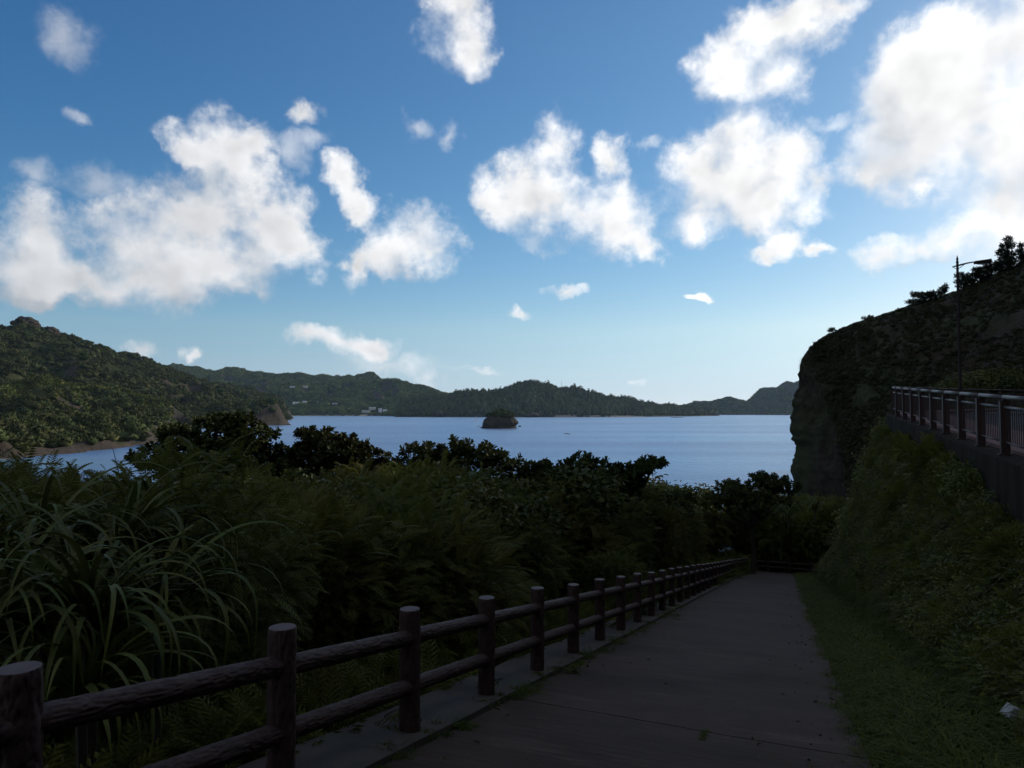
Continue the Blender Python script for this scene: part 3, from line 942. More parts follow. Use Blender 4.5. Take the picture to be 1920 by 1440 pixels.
for p, b in zip(bpos, BLD):
    building(p, *b[2:])

# beaches
def beach(name, pts, label, wid, land):
    v, f = [], []
    for i, p in enumerate(pts):
        d = Vector((p[0], p[1], 0)).normalized()
        for k, zmin in ((-.35, .06), (.4, 1.0), (1.0, 2.2)):
            x, y = p[0] + d.x * wid * k, p[1] + d.y * wid * k
            v.append((x, y, max(zmin, float(land.at(x, y)[0]) + .5) if land else zmin * .5))
        if i:
            b = 3 * i
            f += [(b - 3, b, b + 1, b - 2), (b - 2, b + 1, b + 2, b - 1)]
    tag(link(name, mesh_np(name, v, np.array(f), [M['sand']])), label, 'beach', kind='structure')
def shore(land, px, y0, y1):
    """first ground above the water on the view line of a pixel column"""
    d = ray(px, 770); Y = np.arange(y0, y1, 2.0); X = d.x / d.y * Y
    h, _ = land.at(X, Y); k = np.argmax(h > .8)
    return (X[k], Y[k])
beach('beach', [shore(far, x, 2800, 3500) for x in range(530, 700, 12)], 'pale sand beach below the hamlet on the far shore', 14, far)
beach('beach', [shore(grove, x, 2270, 2800) for x in range(1040, 1220, 14)], 'pale sand beach under the trees of the wooded point', 7, grove)
beach('beach', [shore(mount, x, 235, 700) for x in range(-120, 75, 14)], 'narrow sand beach in the near-left cove', 7, None)

# ------------------------------------------------------------------ rocks
def rock_mesh(name, rx, ry, rz, seed, mat, sub=4, amp=.28, overhang=0.0, freq=1.3, flat=0.0):
    import bmesh
    bm = bmesh.new(); bmesh.ops.create_icosphere(bm, subdivisions=sub, radius=1.0)
    v = np.array([x.co[:] for x in bm.verts]); f = np.array([[y.index for y in q.verts] for q in bm.faces]); bm.free()
    n = fbm(v[:, 0] * freq + seed * 3.1, v[:, 1] * freq, v[:, 2] * freq, 5)
    st = .5 * np.abs(fbm(v[:, 0] * 3 + seed, v[:, 1] * 3, v[:, 2] * 1.0, 3))
    v = v * (1 + amp * n - amp * .5 * st)[:, None]
    if flat: v[:, 2] = np.where(v[:, 2] > flat, flat + (v[:, 2] - flat) * .45, v[:, 2])
    if overhang:
        v[:, :2] *= (1 - overhang * np.clip(.25 - np.abs(v[:, 2] - .05), 0, .25) * 2)[:, None]
    return mesh_np(name, v * [rx, ry, rz], f, [mat], smooth=(sub > 3))

def trees_on(top_pts, name, key, scl, label, parent=None):
    n = len(top_pts)
    return scatter(name, key, top_pts, scl, zrot(n, .12), label, 'foliage', parent=parent)

ip = P(940, 803, 893)
islet = empty('rock_islet', (ip.x, ip.y, 0)); tag(islet, 'steep dark rock islet with wooded top standing in the bay', 'islet')
icx, isc = 0.0, 893 / F
prof = [(-37, 0), (-35, 9), (-31, 20), (-20, 29), (-8, 33), (8, 33), (20, 28), (29, 22), (34, 15), (30, 7), (33, 0)]
def islet_mesh():
    nz, na = 26, 72
    v = []
    for i in range(nz):
        h = i / (nz - 1)
        for k in range(na):
            a = 2 * math.pi * k / na
            wl_ = np.interp(h, [0, .15, .35, .6, .8, .93, 1], [36, 34, 34, 31, 23, 12, 0.5]) * (1.04 if math.cos(a) < 0 else .95)
            if math.cos(a) > 0: wl_ *= np.interp(h, [0, .18, .4, .6, 1], [.94, .88, 1.03, .98, .95])
            rx_ = wl_ * isc
            rr = 1 + .12 * float(fbm(math.cos(a) * 1.8 + 3, math.sin(a) * 1.8, h * 3.0, 4)) - .10 * abs(float(fbm(math.cos(a) * 6, math.sin(a) * 6, h * 1.5, 3)))
            v.append((rx_ * rr * math.cos(a), rx_ * .75 * rr * math.sin(a), -1.5 + h * 34 * isc + .8 * float(vnoise(a * 3, h * 6))))
    i = np.arange(nz * na).reshape(nz, na)
    j = np.roll(i, -1, 1)
    q = np.stack([i[:-1], j[:-1], j[1:], i[1:]], 2).reshape(-1, 4)
    return np.array(v), q
iv, iq = islet_mesh()
link('rock_mass', mesh_np('rock_mass', iv, iq, [M['sea_rock']], smooth=True), islet)
tp = iv[(iv[:, 2] > 15)]
tp = tp[rng.choice(len(tp), 260)] + rng.normal(0, .6, (260, 3))
trees_on(tp + np.array([ip.x, ip.y, -1.0]), 'islet_foliage', 'slope_crown', rng.uniform(1.5, 3.2, 260), 'low dark trees covering the top of the rock islet')
for (px, py, w_, h_, lb) in [(906, 802, 4.0, 2.2, 'small dark rock close to the left foot of the islet'),
                             (897, 800.5, 2.6, .9, 'tiny dark rock left of the islet, farther out'),
                             (974, 800, 2.6, 1.6, 'small dark rock at the right foot of the islet'),
                             (1061, 813, 2.4, .7, 'low dark rock awash in the open bay, left of two'),
                             (1067, 814, 2.0, .6, 'low dark rock awash in the open bay, right of two'),
                             (306, 823, 5.0, 1.0, 'low dark rock off the tip of the near-left headland'),
                             (538, 797, 7.0, 1.4, 'low dark rock off the tip of the farther headland'),
                             (1270, 783, 22.0, 2.0, 'long low dark reef off the wooded point'),]:
    q = P(px, py, CAMZ * F / (py - 770.0))
    o = link('sea_rock', rock_mesh('sea_rock', w_, w_ * .6, h_, int(px), M['sea_rock'], 2), None, (q.x, q.y, -.1))
    tag(o, lb, 'rock')
# bare domes on the mountain crest
for (px, py, Y, rx_, rz_, lb) in [(52, 604, 1205, 19, 13, 'large bare rock dome on the crest of the left mountain'),
                                  (97, 618, 1225, 13, 9, 'smaller bare rock dome right of the large one on the crest')]:
    q = P(px, py, Y)
    tag(link('rock_dome', rock_mesh('rock_dome', rx_, rx_, rz_, 3, M['sea_rock'], 5, .34, freq=1.9), None, (q.x, q.y, q.z - 4)), lb, 'rock')
# bare rock bluffs at the foot of slopes
for (px, py, Y, rx_, rz_, lb) in [(826, 776, 2450, 24, 13, 'reddish bare rock bluff on the far shore left of the islet'),
                                  (998, 777, 2405, 30, 11, 'dark rock bluff on the shore right of the islet')]:
    q = P(px, py, Y)
    tag(link('rock_bluff', rock_mesh('rock_bluff', rx_, rx_ * .8, rz_, int(px), M['sea_rock'], 4, .35, freq=2.2), None, (q.x, q.y, max(q.z - rz_ * .3, 1))), lb, 'rock')

# mast on the wooded point
gp = grove.hit(1053, 731, 2400, 2700)
mr_ = empty('radio_mast', (gp.x, gp.y, gp.z - 1)); tag(mr_, 'thin lattice radio mast rising from the trees of the wooded point', 'mast')
mb = MB()
for k in range(3):
    a = k * 2.094
    mb.tube([(1.6 * math.cos(a), 1.6 * math.sin(a), 0), (.5 * math.cos(a), .5 * math.sin(a), 36)], .28, 5)
link('mast_leg', mb.mesh('mast_leg', [M['lamp_glass']]), mr_)
mb = MB()
for k in range(12):
    z = 1 + k * 3; r0 = 1.6 - 1.1 * z / 36; r1 = 1.6 - 1.1 * (z + 3) / 36
    for j in range(3):
        a = j * 2.094; b = a + 2.094
        mb.tube([(r0 * math.cos(a), r0 * math.sin(a), z), (r1 * math.cos(b), r1 * math.sin(b), z + 3)], .15, 4)
link('brace', mb.mesh('brace', [M['lamp_glass']]), mr_)
mb = MB(); mb.tube([(0, 0, 36), (0, 0, 42)], .2, 5); link('antenna', mb.mesh('antenna', [M['lamp_glass']]), mr_)
# boat
q = P(893, 789, CAMZ * F / 19.0)
bt = empty('sail_boat', (q.x, q.y, 0), .6); tag(bt, 'tiny white boat with upright mast left of the islet', 'boat')
mb = MB()
st_ = [(-4, .2, .9), (-3.2, 1.1, .8), (0, 1.4, .8), (2.6, .9, .95), (4.2, .05, 1.2)]
for i, (x, w_, t_) in enumerate(st_):
    mb.v += [(x, -w_, t_), (x, -w_ * .6, -.4), (x, w_ * .6, -.4), (x, w_, t_)]
    if i:
        b = 4 * i
        for k in range(3): mb.f.append((b - 4 + k, b + k, b + k + 1, b - 3 + k)); mb.m.append(0)
        mb.f.append((b - 1, b + 3, b, b - 4)); mb.m.append(0)
link('hull', mb.mesh('hull', [M['hull']]), bt)
mb = MB(); mb.box((-.8, 0, 1.35), (1.3, .8, .5), top=.8); link('cabin', mb.mesh('cabin', [M['hull']]), bt)
mb = MB(); mb.tube([(.6, 0, .8), (.6, 0, 10)], .12, 6); link('mast', mb.mesh('mast', [M['hull']]), bt)
mb = MB(); mb.add([(.5, .05, 1.8), (-2.6, .05, 1.8), (.5, .05, 9.6), (.5, -.05, 1.8), (-2.6, -.05, 1.8), (.5, -.05, 9.6)], [(0, 1, 2), (5, 4, 3), (0, 3, 4, 1), (1, 4, 5, 2), (2, 5, 3, 0)])
link('sail', mb.mesh('sail', [M['hull']]), bt)
# ================================================================== the near hillside
WALLP = [ST(s, 3.72 + .012 * s) for s in range(-24, 32, 2)] + [Vector((15.25, 28.6, 0)), Vector((15.9, 29.8, 0)), Vector((16.9, 31.0, 0)), Vector((18.4, 32.6, 0)),
         Vector((22, 36, 0)), Vector((28.3, 41, 0)), Vector((36, 46.2, 0)), Vector((42, 49.5, 0))]
WP = np.array([(p.x, p.y) for p in WALLP])
def wall_sd(x, y):
    """signed distance to the edge of the upper road: positive on the road side"""
    best = np.full(np.shape(x), 1e9); sg = np.ones(np.shape(x))
    for a, b in zip(WP[:-1], WP[1:]):
        d = b - a; L2 = d @ d
        t = np.clip(((x - a[0]) * d[0] + (y - a[1]) * d[1]) / L2, 0, 1)
        ex, ey = x - a[0] - t * d[0], y - a[1] - t * d[1]
        q = np.hypot(ex, ey)
        s_ = np.sign(ex * d[1] - ey * d[0])
        m = q < best
        best = np.where(m, q, best); sg = np.where(m, s_, sg)
    return best * sg

def ground_z(x, y):
    x = np.asarray(x, float); y = np.asarray(y, float)
    s, t = toST(x, y)
    zp = zpath(s); zr = zroad(s)
    d = wall_sd(x, y)
    rough = .12 * fbm(x / 1.5, y / 1.5, 0, 3)
    # left and far side: falls away to the sea
    dl = np.maximum(np.maximum(-3.30 - t, s - 62.6), 0)
    zl = zp - .18 - .62 * np.minimum(dl, 6) - .40 * np.maximum(dl - 6, 0) + rough * np.clip(dl, 0, 3)
    # right: bank up to the foot of the wall
    d1 = np.maximum(np.minimum(t - 2.0, np.maximum(58.0 - s, 0)), 0)
    d2 = np.maximum(-d - .25, 0)
    fr = (d1 / (d1 + d2 + 1e-5)) ** .8
    foot = .50 + .55 * np.clip((18 - s) / 4, 0, 1)
    zb = zp + .02 + (zr - foot - zp) * fr + rough * np.clip(d1, 0, 1) * 1.6
    zb = np.minimum(zb, zr - .22)
    z = np.where((t < -3.30) | (s > 62.6), zl, np.where(t > 2.0, zb, np.where(t > .62, zp - .02, zp - .14)))
    # road shelf and the unseen hill above, steepened to keep sun off the path
    hill = np.maximum(d - 8.0, 0)
    hz_ = zr - .10 + 1.5 * np.minimum(hill, 56) + (rough * 4 + 2.2 * fbm(x / 9, y / 9, 3, 3)) * np.clip(hill / 6, 0, 1)
    z = np.where((d > .3) & (t > 0), hz_, z)
    # unseen slope added behind the camera to block some skylight
    z = z + np.maximum(-14 - s, 0) * .45
    return np.maximum(z, -3.0)

tt = np.concatenate([np.arange(-150, -30, 5.0), np.arange(-30, -6, .7), np.arange(-6, -3.3, .2), [-3.31, -3.29, -2.6, -1.5, -.5, .55, .9, 1.3, 1.99, 2.01], np.arange(2.15, 6.0, .16), np.arange(6, 14, .5), np.arange(14, 110, 3.0)])
ss = np.concatenate([np.arange(-90, -14, 3.0), np.arange(-14, 62.4, .45), [62.5, 62.7], np.arange(63.2, 80, .8), np.arange(80, 190, 4.0)])
Sg, Tg = np.meshgrid(ss, tt)
Xg = DS * Sg + DC * Tg; Yg = DC * Sg - DS * Tg
Zg = ground_z(Xg, Yg)
gi_ = np.arange(Xg.size).reshape(Xg.shape)
gq = np.stack([gi_[:-1, :-1], gi_[:-1, 1:], gi_[1:, 1:], gi_[1:, :-1]], 2).reshape(-1, 4)
tag(link('ground', mesh_np('ground', np.stack([Xg, Yg, Zg], 2).reshape(-1, 3), gq, [M['soil']], smooth=True)), 'steep dark earth slope above the shore', 'ground', kind='structure')

# ------------------------------------------------------------------ footpath of concrete slabs
path = tag(empty('footpath', (0, 0, 0)), 'concrete footpath running downhill beside the log fence', 'footpath', kind='structure')
def slab(s0, s1, t0=-2.63, t1=.62, sk=.25, last=False):
    """one slab; its joints run a little askew; a fine grid gives it an uneven, worn face"""
    ns, nt_ = max(2, int((s1 - s0) / .3)), 12
    v = []
    for i in range(ns + 1):
        for k in range(nt_ + 1):
            t = t0 + (t1 - t0) * k / nt_
            u = i / ns
            kk = (t - t0) / (t1 - t0)
            s = s0 + (s1 - s0) * u - sk * kk
            if k in (0, nt_): t += .025 * float(fbm(s * 1.3, k * 5.0, 1, 3))
            z = float(zpath(s)) + .012 * float(fbm(s * .9, t * .9, 2, 3)) 
            v.append(tuple(ST(s, t, z)))
    n = len(v)
    i_ = np.arange(n).reshape(ns + 1, nt_ + 1)
    q = np.stack([i_[:-1, :-1], i_[:-1, 1:], i_[1:, 1:], i_[1:, :-1]], 2).reshape(-1, 4).tolist()
    v2 = [(a, b, c - .13) for a, b, c in v]
    ring = list(i_[0]) + list(i_[1:, -1]) + list(i_[-1, ::-1][1:]) + list(i_[::-1, 0][1:-1])
    sides = [(ring[j], ring[j - 1], ring[j - 1] + n, ring[j] + n) for j in range(len(ring))]
    return link('slab', mesh_np('slab', v + v2, np.array([tuple(f) for f in q] + [f[::-1] for f in sides]), [M['concrete']]), path)
edges = [-4.0, 1.45] + [6.95 + 5.35 * k for k in range(11)]
for a, b in zip(edges[:-1], edges[1:]):
    if a < 60: slab(a + (.011 if a < 10 else .005), min(b, 62.3) - (.011 if b < 10 else .005))
slab(58.2, 62.3, .66, 9.0, 0)
# the fence footing
def strip_mesh(pts_in, pts_out, top, h):
    v, f = [], []
    for i, (a, b) in enumerate(zip(pts_in, pts_out)):
        v += [(a.x, a.y, a.z + top - h), (a.x, a.y, a.z + top), (b.x, b.y, b.z + top), (b.x, b.y, b.z + top - h)]
        if i:
            k = 4 * i
            f += [(k - 4, k, k + 1, k - 3), (k - 3, k + 1, k + 2, k - 2), (k - 2, k + 2, k + 3, k - 1)]
    return v, np.array(f)
sA = np.arange(-5, 62.5, .5)
v, f = strip_mesh([ST(s, -2.655 + .012 * float(vnoise(s * 2, 1)), float(zpath(s))) for s in sA], [ST(s, -3.34 + .03 * float(vnoise(s * 3, 0)), float(zpath(s))) for s in sA], .035, .5)
tag(link('fence_footing', mesh_np('fence_footing', v, f[:, ::-1], [M['strip']])), 'narrow concrete strip under the log fence', 'kerb', kind='structure')

# ------------------------------------------------------------------ log fence
def log_mesh(name, L_, rad, seed, na=40, nl=56, cut=True):
    """cast log: deep bark furrows along its length; axis +Z"""
    a = np.arange(na) / na * 2 * math.pi
    u = np.linspace(0, 1, nl)
    A, U = np.meshgrid(a, u)
    ca, sa = np.cos(A), np.sin(A)
    k = 6.5
    wob_ = .35 * fbm(ca * 2 + seed, sa * 2, U * L_ * 5, 2)
    fur = np.abs(fbm((ca + wob_ * .3) * k + seed * 3.7, (sa + wob_ * .3) * k, U * L_ * 4.5, 3, .6))
    fine = fbm(ca * 12 + seed, sa * 12, U * L_ * 14, 2)
    r_ = rad * (1.03 - .13 * np.clip(.30 - fur, 0, .30) / .30 + .035 * fine)
    if cut:
        r_[-1] = rad * .955; r_[-2] = np.minimum(r_[-2], rad * 1.0); r_[-3] = np.minimum(r_[-3], rad * 1.01)
    v = np.stack([r_ * ca, r_ * sa, U * L_], 2)
    if cut:
        v[-2, :, 2] = L_ - .006; v[-1, :, 2] = L_
    v = v.reshape(-1, 3)
    i_ = np.arange(na * nl).reshape(nl, na); j_ = np.roll(i_, -1, 1)
    q = np.stack([i_[:-1], j_[:-1], j_[1:], i_[1:]], 2).reshape(-1, 4)
    # end discs
    c0, c1 = len(v), len(v) + 1
    v = np.concatenate([v, [(0, 0, 0), (0, 0, L_ + .002)]])
    t0 = np.stack([j_[0], i_[0], np.full(na, c0)], 1); t1 = np.stack([i_[-1], j_[-1], np.full(na, c1)], 1)
    fm = np.concatenate([np.zeros(len(q)), np.zeros(na), np.ones(na)])
    return mesh_np(name, v, [q, t0, t1], [M['log'], M['log_end']], fm, smooth=False)
fence = tag(empty('log_fence', tuple(ST(.41, -2.85, float(zpath(.41))))), 'brown concrete log fence with two rails along the footpath', 'fence')
f0 = fence.location.copy()
SP = 1.592
post_hi = [log_mesh('post', 1.12, .082, i, 64, 110) for i in range(4)]
post_lo = [log_mesh('post', 1.12, .082, 10 + i, 24, 26) for i in range(3)]
slope_len = SP * math.sqrt(1 + .183 ** 2)
rail_hi = [log_mesh('rail', slope_len, .060, 20 + i, 52, 160, False) for i in range(4)]
rail_lo = [log_mesh('rail', slope_len, .060, 30 + i, 20, 30, False) for i in range(3)]
flat_lo = log_mesh('rail', SP, .060, 40, 20, 30, False)
for m_ in post_hi + post_lo + rail_hi + rail_lo + [flat_lo]:
    fl = np.ones(len(m_.polygons), dtype=bool)
    mi_ = np.zeros(len(m_.polygons), dtype=np.int32); m_.polygons.foreach_get('material_index', mi_)
    fl[mi_ == 1] = False
    m_.polygons.foreach_set('use_smooth', fl)
posts = []
npost = 39
for k in range(-1, npost):
    s = .41 + SP * k
    p = ST(s, -2.85, float(zpath(s)) - .11)
    posts.append((p, k))
rdir = (ST(SP, 0, -.183 * SP)).normalized()
rq = rdir.to_track_quat('Z', 'Y').to_euler()
for p, k in posts:
    me = post_hi[k % 4] if k < 9 else post_lo[k % 3]
    link('post', me, fence, p - f0, (random.uniform(-.008, .008), random.uniform(-.008, .008), random.uniform(0, 6.28)), (1, 1, 1 + random.uniform(-.012, .012)))
    if k < npost - 1:
        for hgt in (.89, .50):
            link('rail', rail_hi[(k + int(hgt * 10)) % 4] if k < 9 else rail_lo[(k + int(hgt * 10)) % 3], fence, p + Vector((0, 0, hgt + random.uniform(-.006, .006))) - f0, rq)
# the end of the path: the fence turns right
pe = posts[-1][0]
tdir = ST(0, 1, 0)
tq = tdir.to_track_quat('Z', 'Y').to_euler()
for k in range(0, 6):
    p = pe + tdir * SP * k
    if k: link('post', post_lo[k % 3], fence, p - f0, (0, 0, k * 1.3))
    if k < 5:
        for hgt in (.89, .50): link('rail', flat_lo, fence, p + Vector((0, 0, hgt)) - f0, tq)

# ------------------------------------------------------------------ upper road, its wall and railing
def resample(P_, step):
    P_ = np.asarray(P_); seg = np.hypot(*np.diff(P_, axis=0).T); cum = np.concatenate([[0], np.cumsum(seg)])
    q = np.arange(0, cum[-1], step)
    return np.stack([np.interp(q, cum, P_[:, 0]), np.interp(q, cum, P_[:, 1])], 1), q
RW, Rq = resample(WP, .5)
dr = np.gradient(RW, axis=0); dr /= np.linalg.norm(dr, axis=1, keepdims=True)
nr = np.stack([dr[:, 1], -dr[:, 0]], 1)       # towards the road
zs = zroad(toST(RW[:, 0], RW[:, 1])[0])
def offs(o, dz=0.0):
    return [Vector((RW[i, 0] + nr[i, 0] * o, RW[i, 1] + nr[i, 1] * o, zs[i] + dz)) for i in range(len(RW))]
v, f = strip_mesh(offs(1.75), offs(7.9), -.04, .3)
tag(link('upper_road', mesh_np('upper_road', v, f, [M['asphalt']])), 'asphalt road on the shelf above the footpath', 'road', kind='structure')
v, f = strip_mesh(offs(.22), offs(1.72), .06, .3)
tag(link('sidewalk', mesh_np('sidewalk', v, f, [M['red_paving']])), 'reddish paved pavement behind the railing', 'pavement', kind='structure')
v, f = strip_mesh(offs(-.28), offs(.205), 0.0, 2.6)
wf = [tuple(x) for x in f]
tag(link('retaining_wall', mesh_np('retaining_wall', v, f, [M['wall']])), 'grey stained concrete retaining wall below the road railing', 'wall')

rail = tag(empty('road_railing', tuple(offs(0)[0])), 'dark brown steel railing with tubular handrail on the retaining wall', 'railing')
r0 = rail.location.copy()
# post places: spaced from the nearest one in view
cumA = Rq
k16 = int(np.argmin(np.abs(toST(RW[:, 0], RW[:, 1])[0] - 16.03) + 100 * (RW[:, 1] > 29)))
base_q = cumA[k16]
def along(q):
    x = np.interp(q, cumA, RW[:, 0]); y = np.interp(q, cumA, RW[:, 1]); z = np.interp(q, cumA, zs)
    return Vector((x, y, z))
RS = 1.86
mb = MB()
mb.box((0, 0, .50), (.055, .075, .50)); mb.box((0, 0, 1.012), (.062, .082, .012)); mb.box((0, 0, 1.045), (.022, .03, .022))
post_me = mb.mesh('post', [M['rail_paint']])
mb = MB(); mb.box((0, 0, .012), (.10, .12, .012)); foot_me = mb.mesh('base_plate', [M['rail_paint']])
nb0, nb1 = -9, 26
for k in range(nb0, nb1):
    a = along(base_q + RS * k); b = along(base_q + RS * (k + 1))
    d = b - a
    ang = math.atan2(d.y, d.x)
    a0, b0 = a - r0, b - r0
    po = link('post', post_me, rail, a0, (0, 0, ang))
    link('base_plate', foot_me, po)
    u = d.normalized()
    mb = MB(); mb.tube([a0 + Vector((0, 0, 1.09)) + u * .012, b0 + Vector((0, 0, 1.09)) - u * .012], .042, 12)
    link('handrail', mb.mesh('handrail', [M['rail_tube']], True), rail)
    mb = MB(); mb.tube([a0 + Vector((0, 0, .90)) + u * .056, b0 + Vector((0, 0, .90)) - u * .056], .026, 10)
    link('middle_rail', mb.mesh('middle_rail', [M['rail_tube']], True), rail)
    mb = MB(); mb.tube([a0 + Vector((0, 0, .24)) + u * .056, b0 + Vector((0, 0, .24)) - u * .056], .022, 8)
    link('bottom_rail', mb.mesh('bottom_rail', [M['rail_paint']], True), rail)
    mb = MB(); nbar = 14
    for j in range(1, nbar):
        p = a0.lerp(b0, j / nbar)
        mb.tube([p + Vector((0, 0, .24)), p + Vector((0, 0, .90))], .009, 5, caps=False)
    o = link('balusters', mb.mesh('balusters', [M['rail_paint']]), rail); o['kind'] = 'stuff'

# ------------------------------------------------------------------ cliff hill on the right
def catmull(P_, n):
    P_ = np.asarray(P_, float); m = len(P_)
    Q = np.concatenate([[2 * P_[0] - P_[1]], P_, [2 * P_[-1] - P_[-2]]])
    out = []
    for u in np.linspace(0, m - 1 - 1e-9, n):
        i = int(u); t = u - i
        p0, p1, p2, p3 = Q[i], Q[i + 1], Q[i + 2], Q[i + 3]
        out.append(.5 * ((2 * p1) + (p2 - p0) * t + (2 * p0 - 5 * p1 + 4 * p2 - p3) * t * t + (3 * p1 - p0 - 3 * p2 + p3) * t ** 3))
    return np.array(out)
Z0 = CAMZ
ridge_px = [(1499,690,112),(1507,668,113),(1524,646,114),(1560,622,116),(1620,599,118),(1700,575,120),(1790,545,122),(1860,515,123),(1925,478,124)]
ST_ = []
def Pt(px, py, Y):
    p = P(px, py, Y); return [p.x, p.y, p.z]
# stations from the seaward edge to the right; rows: foot, low, middle, high, crest
edge = [Pt(1484, 1040, 111), Pt(1485, 905, 111), Pt(1489, 830, 111), Pt(1483, 772, 111), Pt(1491, 712, 111.5), Pt(1499, 690, 112)]
feet = [None, (46.0, 103, 1), (47.5, 95, 3), (49.5, 86, 6), (52, 78, 9), (56, 70, 13), (60, 64, 17), (64, 60, 20), (70, 57, 22)]
stations = [edge]
for k in range(1, len(ridge_px)):
    c = np.array(Pt(*ridge_px[k])); ft = np.array(feet[k], float)
    steep = max(0, 1 - (k - 1) / 4.0)
    rows = [ft]
    for fr, bz in ((.12, .30), (.25, .50), (.45, .68), (.72, .86)):
        lin = np.array([fr, fr, fr * (1 - steep) + bz * steep + (.06 if steep < .5 else 0)])
        rows.append(ft + (c - ft) * lin)
    rows.append(c)
    stations.append([list(r_) for r_ in rows])
for (fx, fy, fz, cx_, cy2, cz) in [(76, 55, 26, 101, 120, 22 + 44), (82, 52, 32, 116, 106, 22 + 78), (88, 42, 36, 130, 80, 22 + 92), (95, 10, 40, 140, 30, 22 + 95)]:  # unseen crest right of view, raised to shade the foreground
    ft = np.array([fx, fy, fz], float); c = np.array([cx_, cy2, cz], float)
    stations.append([list(ft + (c - ft) * fr) for fr in (0, .14, .3, .5, .75, 1)])
nu, nv = 200, 90
cols = np.array([catmull(st, nv) for st in stations])         # (stations, nv, 3)
grid = np.stack([catmull(cols[:, j], nu) for j in range(nv)], 1)  # (nu, nv, 3)
du = np.gradient(grid, axis=0); dv = np.gradient(grid, axis=1)
nrm = np.cross(du, dv); nrm /= np.maximum(np.linalg.norm(nrm, axis=2, keepdims=True), 1e-6)
if nrm[100, 45, 1] > 0: nrm = -nrm
gx, gy, gz = grid[..., 0], grid[..., 1], grid[..., 2]
dsp = 1.0 * fbm(gx / 7, gy / 7, gz / 5, 4) + .7 * (.4 - np.abs(fbm(gx / 3.5, gy / 3.5, gz / 6, 3)))
dsp = dsp + .35 * fbm(gx / 1.6, gy / 1.6, gz / 2.6, 3) - .5 * np.clip(np.abs(fbm(gx / 2.2, gy / 2.2, gz / 9, 3)) - .25, 0, 1)
strata = (gz * .55 + .5 * fbm(gx / 6, gy / 6, gz / 9, 2)) % 1.0
dsp = dsp + .22 * (np.clip(strata * 3, 0, 1) - .5) + .45 * (.3 - np.abs(fbm(gx / 1.1, gy / 1.1, gz / 2.4, 3)))
fade = np.clip(np.arange(nu) / 10, .62, 1)[:, None] * np.clip((nv - np.arange(nv)) / 10, .25, 1)[None]
grid = grid + nrm * (dsp * fade)[..., None]
ew = np.clip(1 - np.arange(nu) / 26, 0, 1)[:, None]
jag = .75 * fbm(gz / 3.2, gy / 30, 1.0, 3) + .55 * (.35 - np.abs(fbm(gz / 1.3, gy / 20, 4.0, 3)))
grid[..., 0] += jag * ew
# seaward and far side
crest = grid[:, -1]; back = []
bdir = np.stack([np.full(nu, .35), np.full(nu, .94), np.zeros(nu)], 1)
for q, dz in ((4, -1.0), (14, -5), (40, -16), (90, -60)):
    r_ = crest + bdir * q; r_[:, 2] = np.maximum(crest[:, 2] + dz, -2); back.append(r_)
full = np.concatenate([grid] + [b[:, None] for b in back], 1)
side = full[0][None] + np.array([[[14.0, 30, 0]]]); side[..., 2] = np.minimum(side[..., 2], full[0][None, :, 2]); side2 = side + [[[20.0, 30, -8]]]
full = np.concatenate([side2, side, full], 0)
hi_ = np.arange(full.shape[0] * full.shape[1]).reshape(full.shape[:2])
hq = np.stack([hi_[:-1, :-1], hi_[1:, :-1], hi_[1:, 1:], hi_[:-1, 1:]], 2).reshape(-1, 4)
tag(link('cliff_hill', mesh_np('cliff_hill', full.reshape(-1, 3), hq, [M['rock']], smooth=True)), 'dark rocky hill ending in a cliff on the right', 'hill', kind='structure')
# ================================================================== plants near the path
def ground_hit(px, py, y0=3.0, y1=120.0):
    """where the view ray of a pixel meets the near ground"""
    d = ray(px, py); Y = np.arange(y0, y1, .05)
    X = d.x / d.y * Y; Z = CAMZ + d.z / d.y * Y
    h = ground_z(X, Y); k = int(np.argmax(h > Z))
    return Vector((X[k], Y[k], h[k]))

# ---- feathery shrubs
def shrub_parts(seed, H=3.0, rad=1.25, nfr=1900):
    r = np.random.default_rng(seed)
    mb = MB(); tips = []
    for k in range(6):
        a = r.uniform(0, 6.28); lean = r.uniform(.15, .75) * rad
        top = Vector((math.cos(a) * lean, math.sin(a) * lean, H * r.uniform(.72, .95)))
        mid = Vector((top.x * .4 + r.normal(0, .08), top.y * .4 + r.normal(0, .08), top.z * .5))
        mb.tube([(math.cos(a) * .05, math.sin(a) * .05, -.4), mid, top], [.032, .02, .006], 5, caps=False)
        for j in range(5):
            f_ = r.uniform(.45, .95); b = mid.lerp(top, f_)
            a2 = r.uniform(0, 6.28)
            e = b + Vector((math.cos(a2) * rad * .5, math.sin(a2) * rad * .5, r.uniform(.05, .5)))
            mb.tube([b, e], [.01, .003], 3, caps=False); tips.append(e)
    u = r.normal(0, 1, (nfr, 3)); u /= np.linalg.norm(u, axis=1, keepdims=True)
    rr = r.uniform(.45, 1.0, nfr) ** .5
    lump = 1 + .28 * fbm(u[:, 0] * 1.8 + seed, u[:, 1] * 1.8, u[:, 2] * 1.8, 3)
    pos = u * (rr * lump)[:, None] * [rad, rad, H * .46] + [0, 0, H * .56]
    d = u * [1, 1, .5] + r.normal(0, .45, (nfr, 3)) + [0, 0, .15]
    fv, ff = replicate(FR_V, FR_F, pos, frames(d, r.normal(0, .35, nfr)), r.uniform(.55, 1.1, nfr))
    return mb, fv, ff
shrub_var = []
for i in range(4):
    mb, fv, ff = shrub_parts(50 + i)
    shrub_var.append((mb.mesh('stems', [M['bark']]), mesh_np('foliage', fv, ff, [M['leaf_frond']])))
joined = []
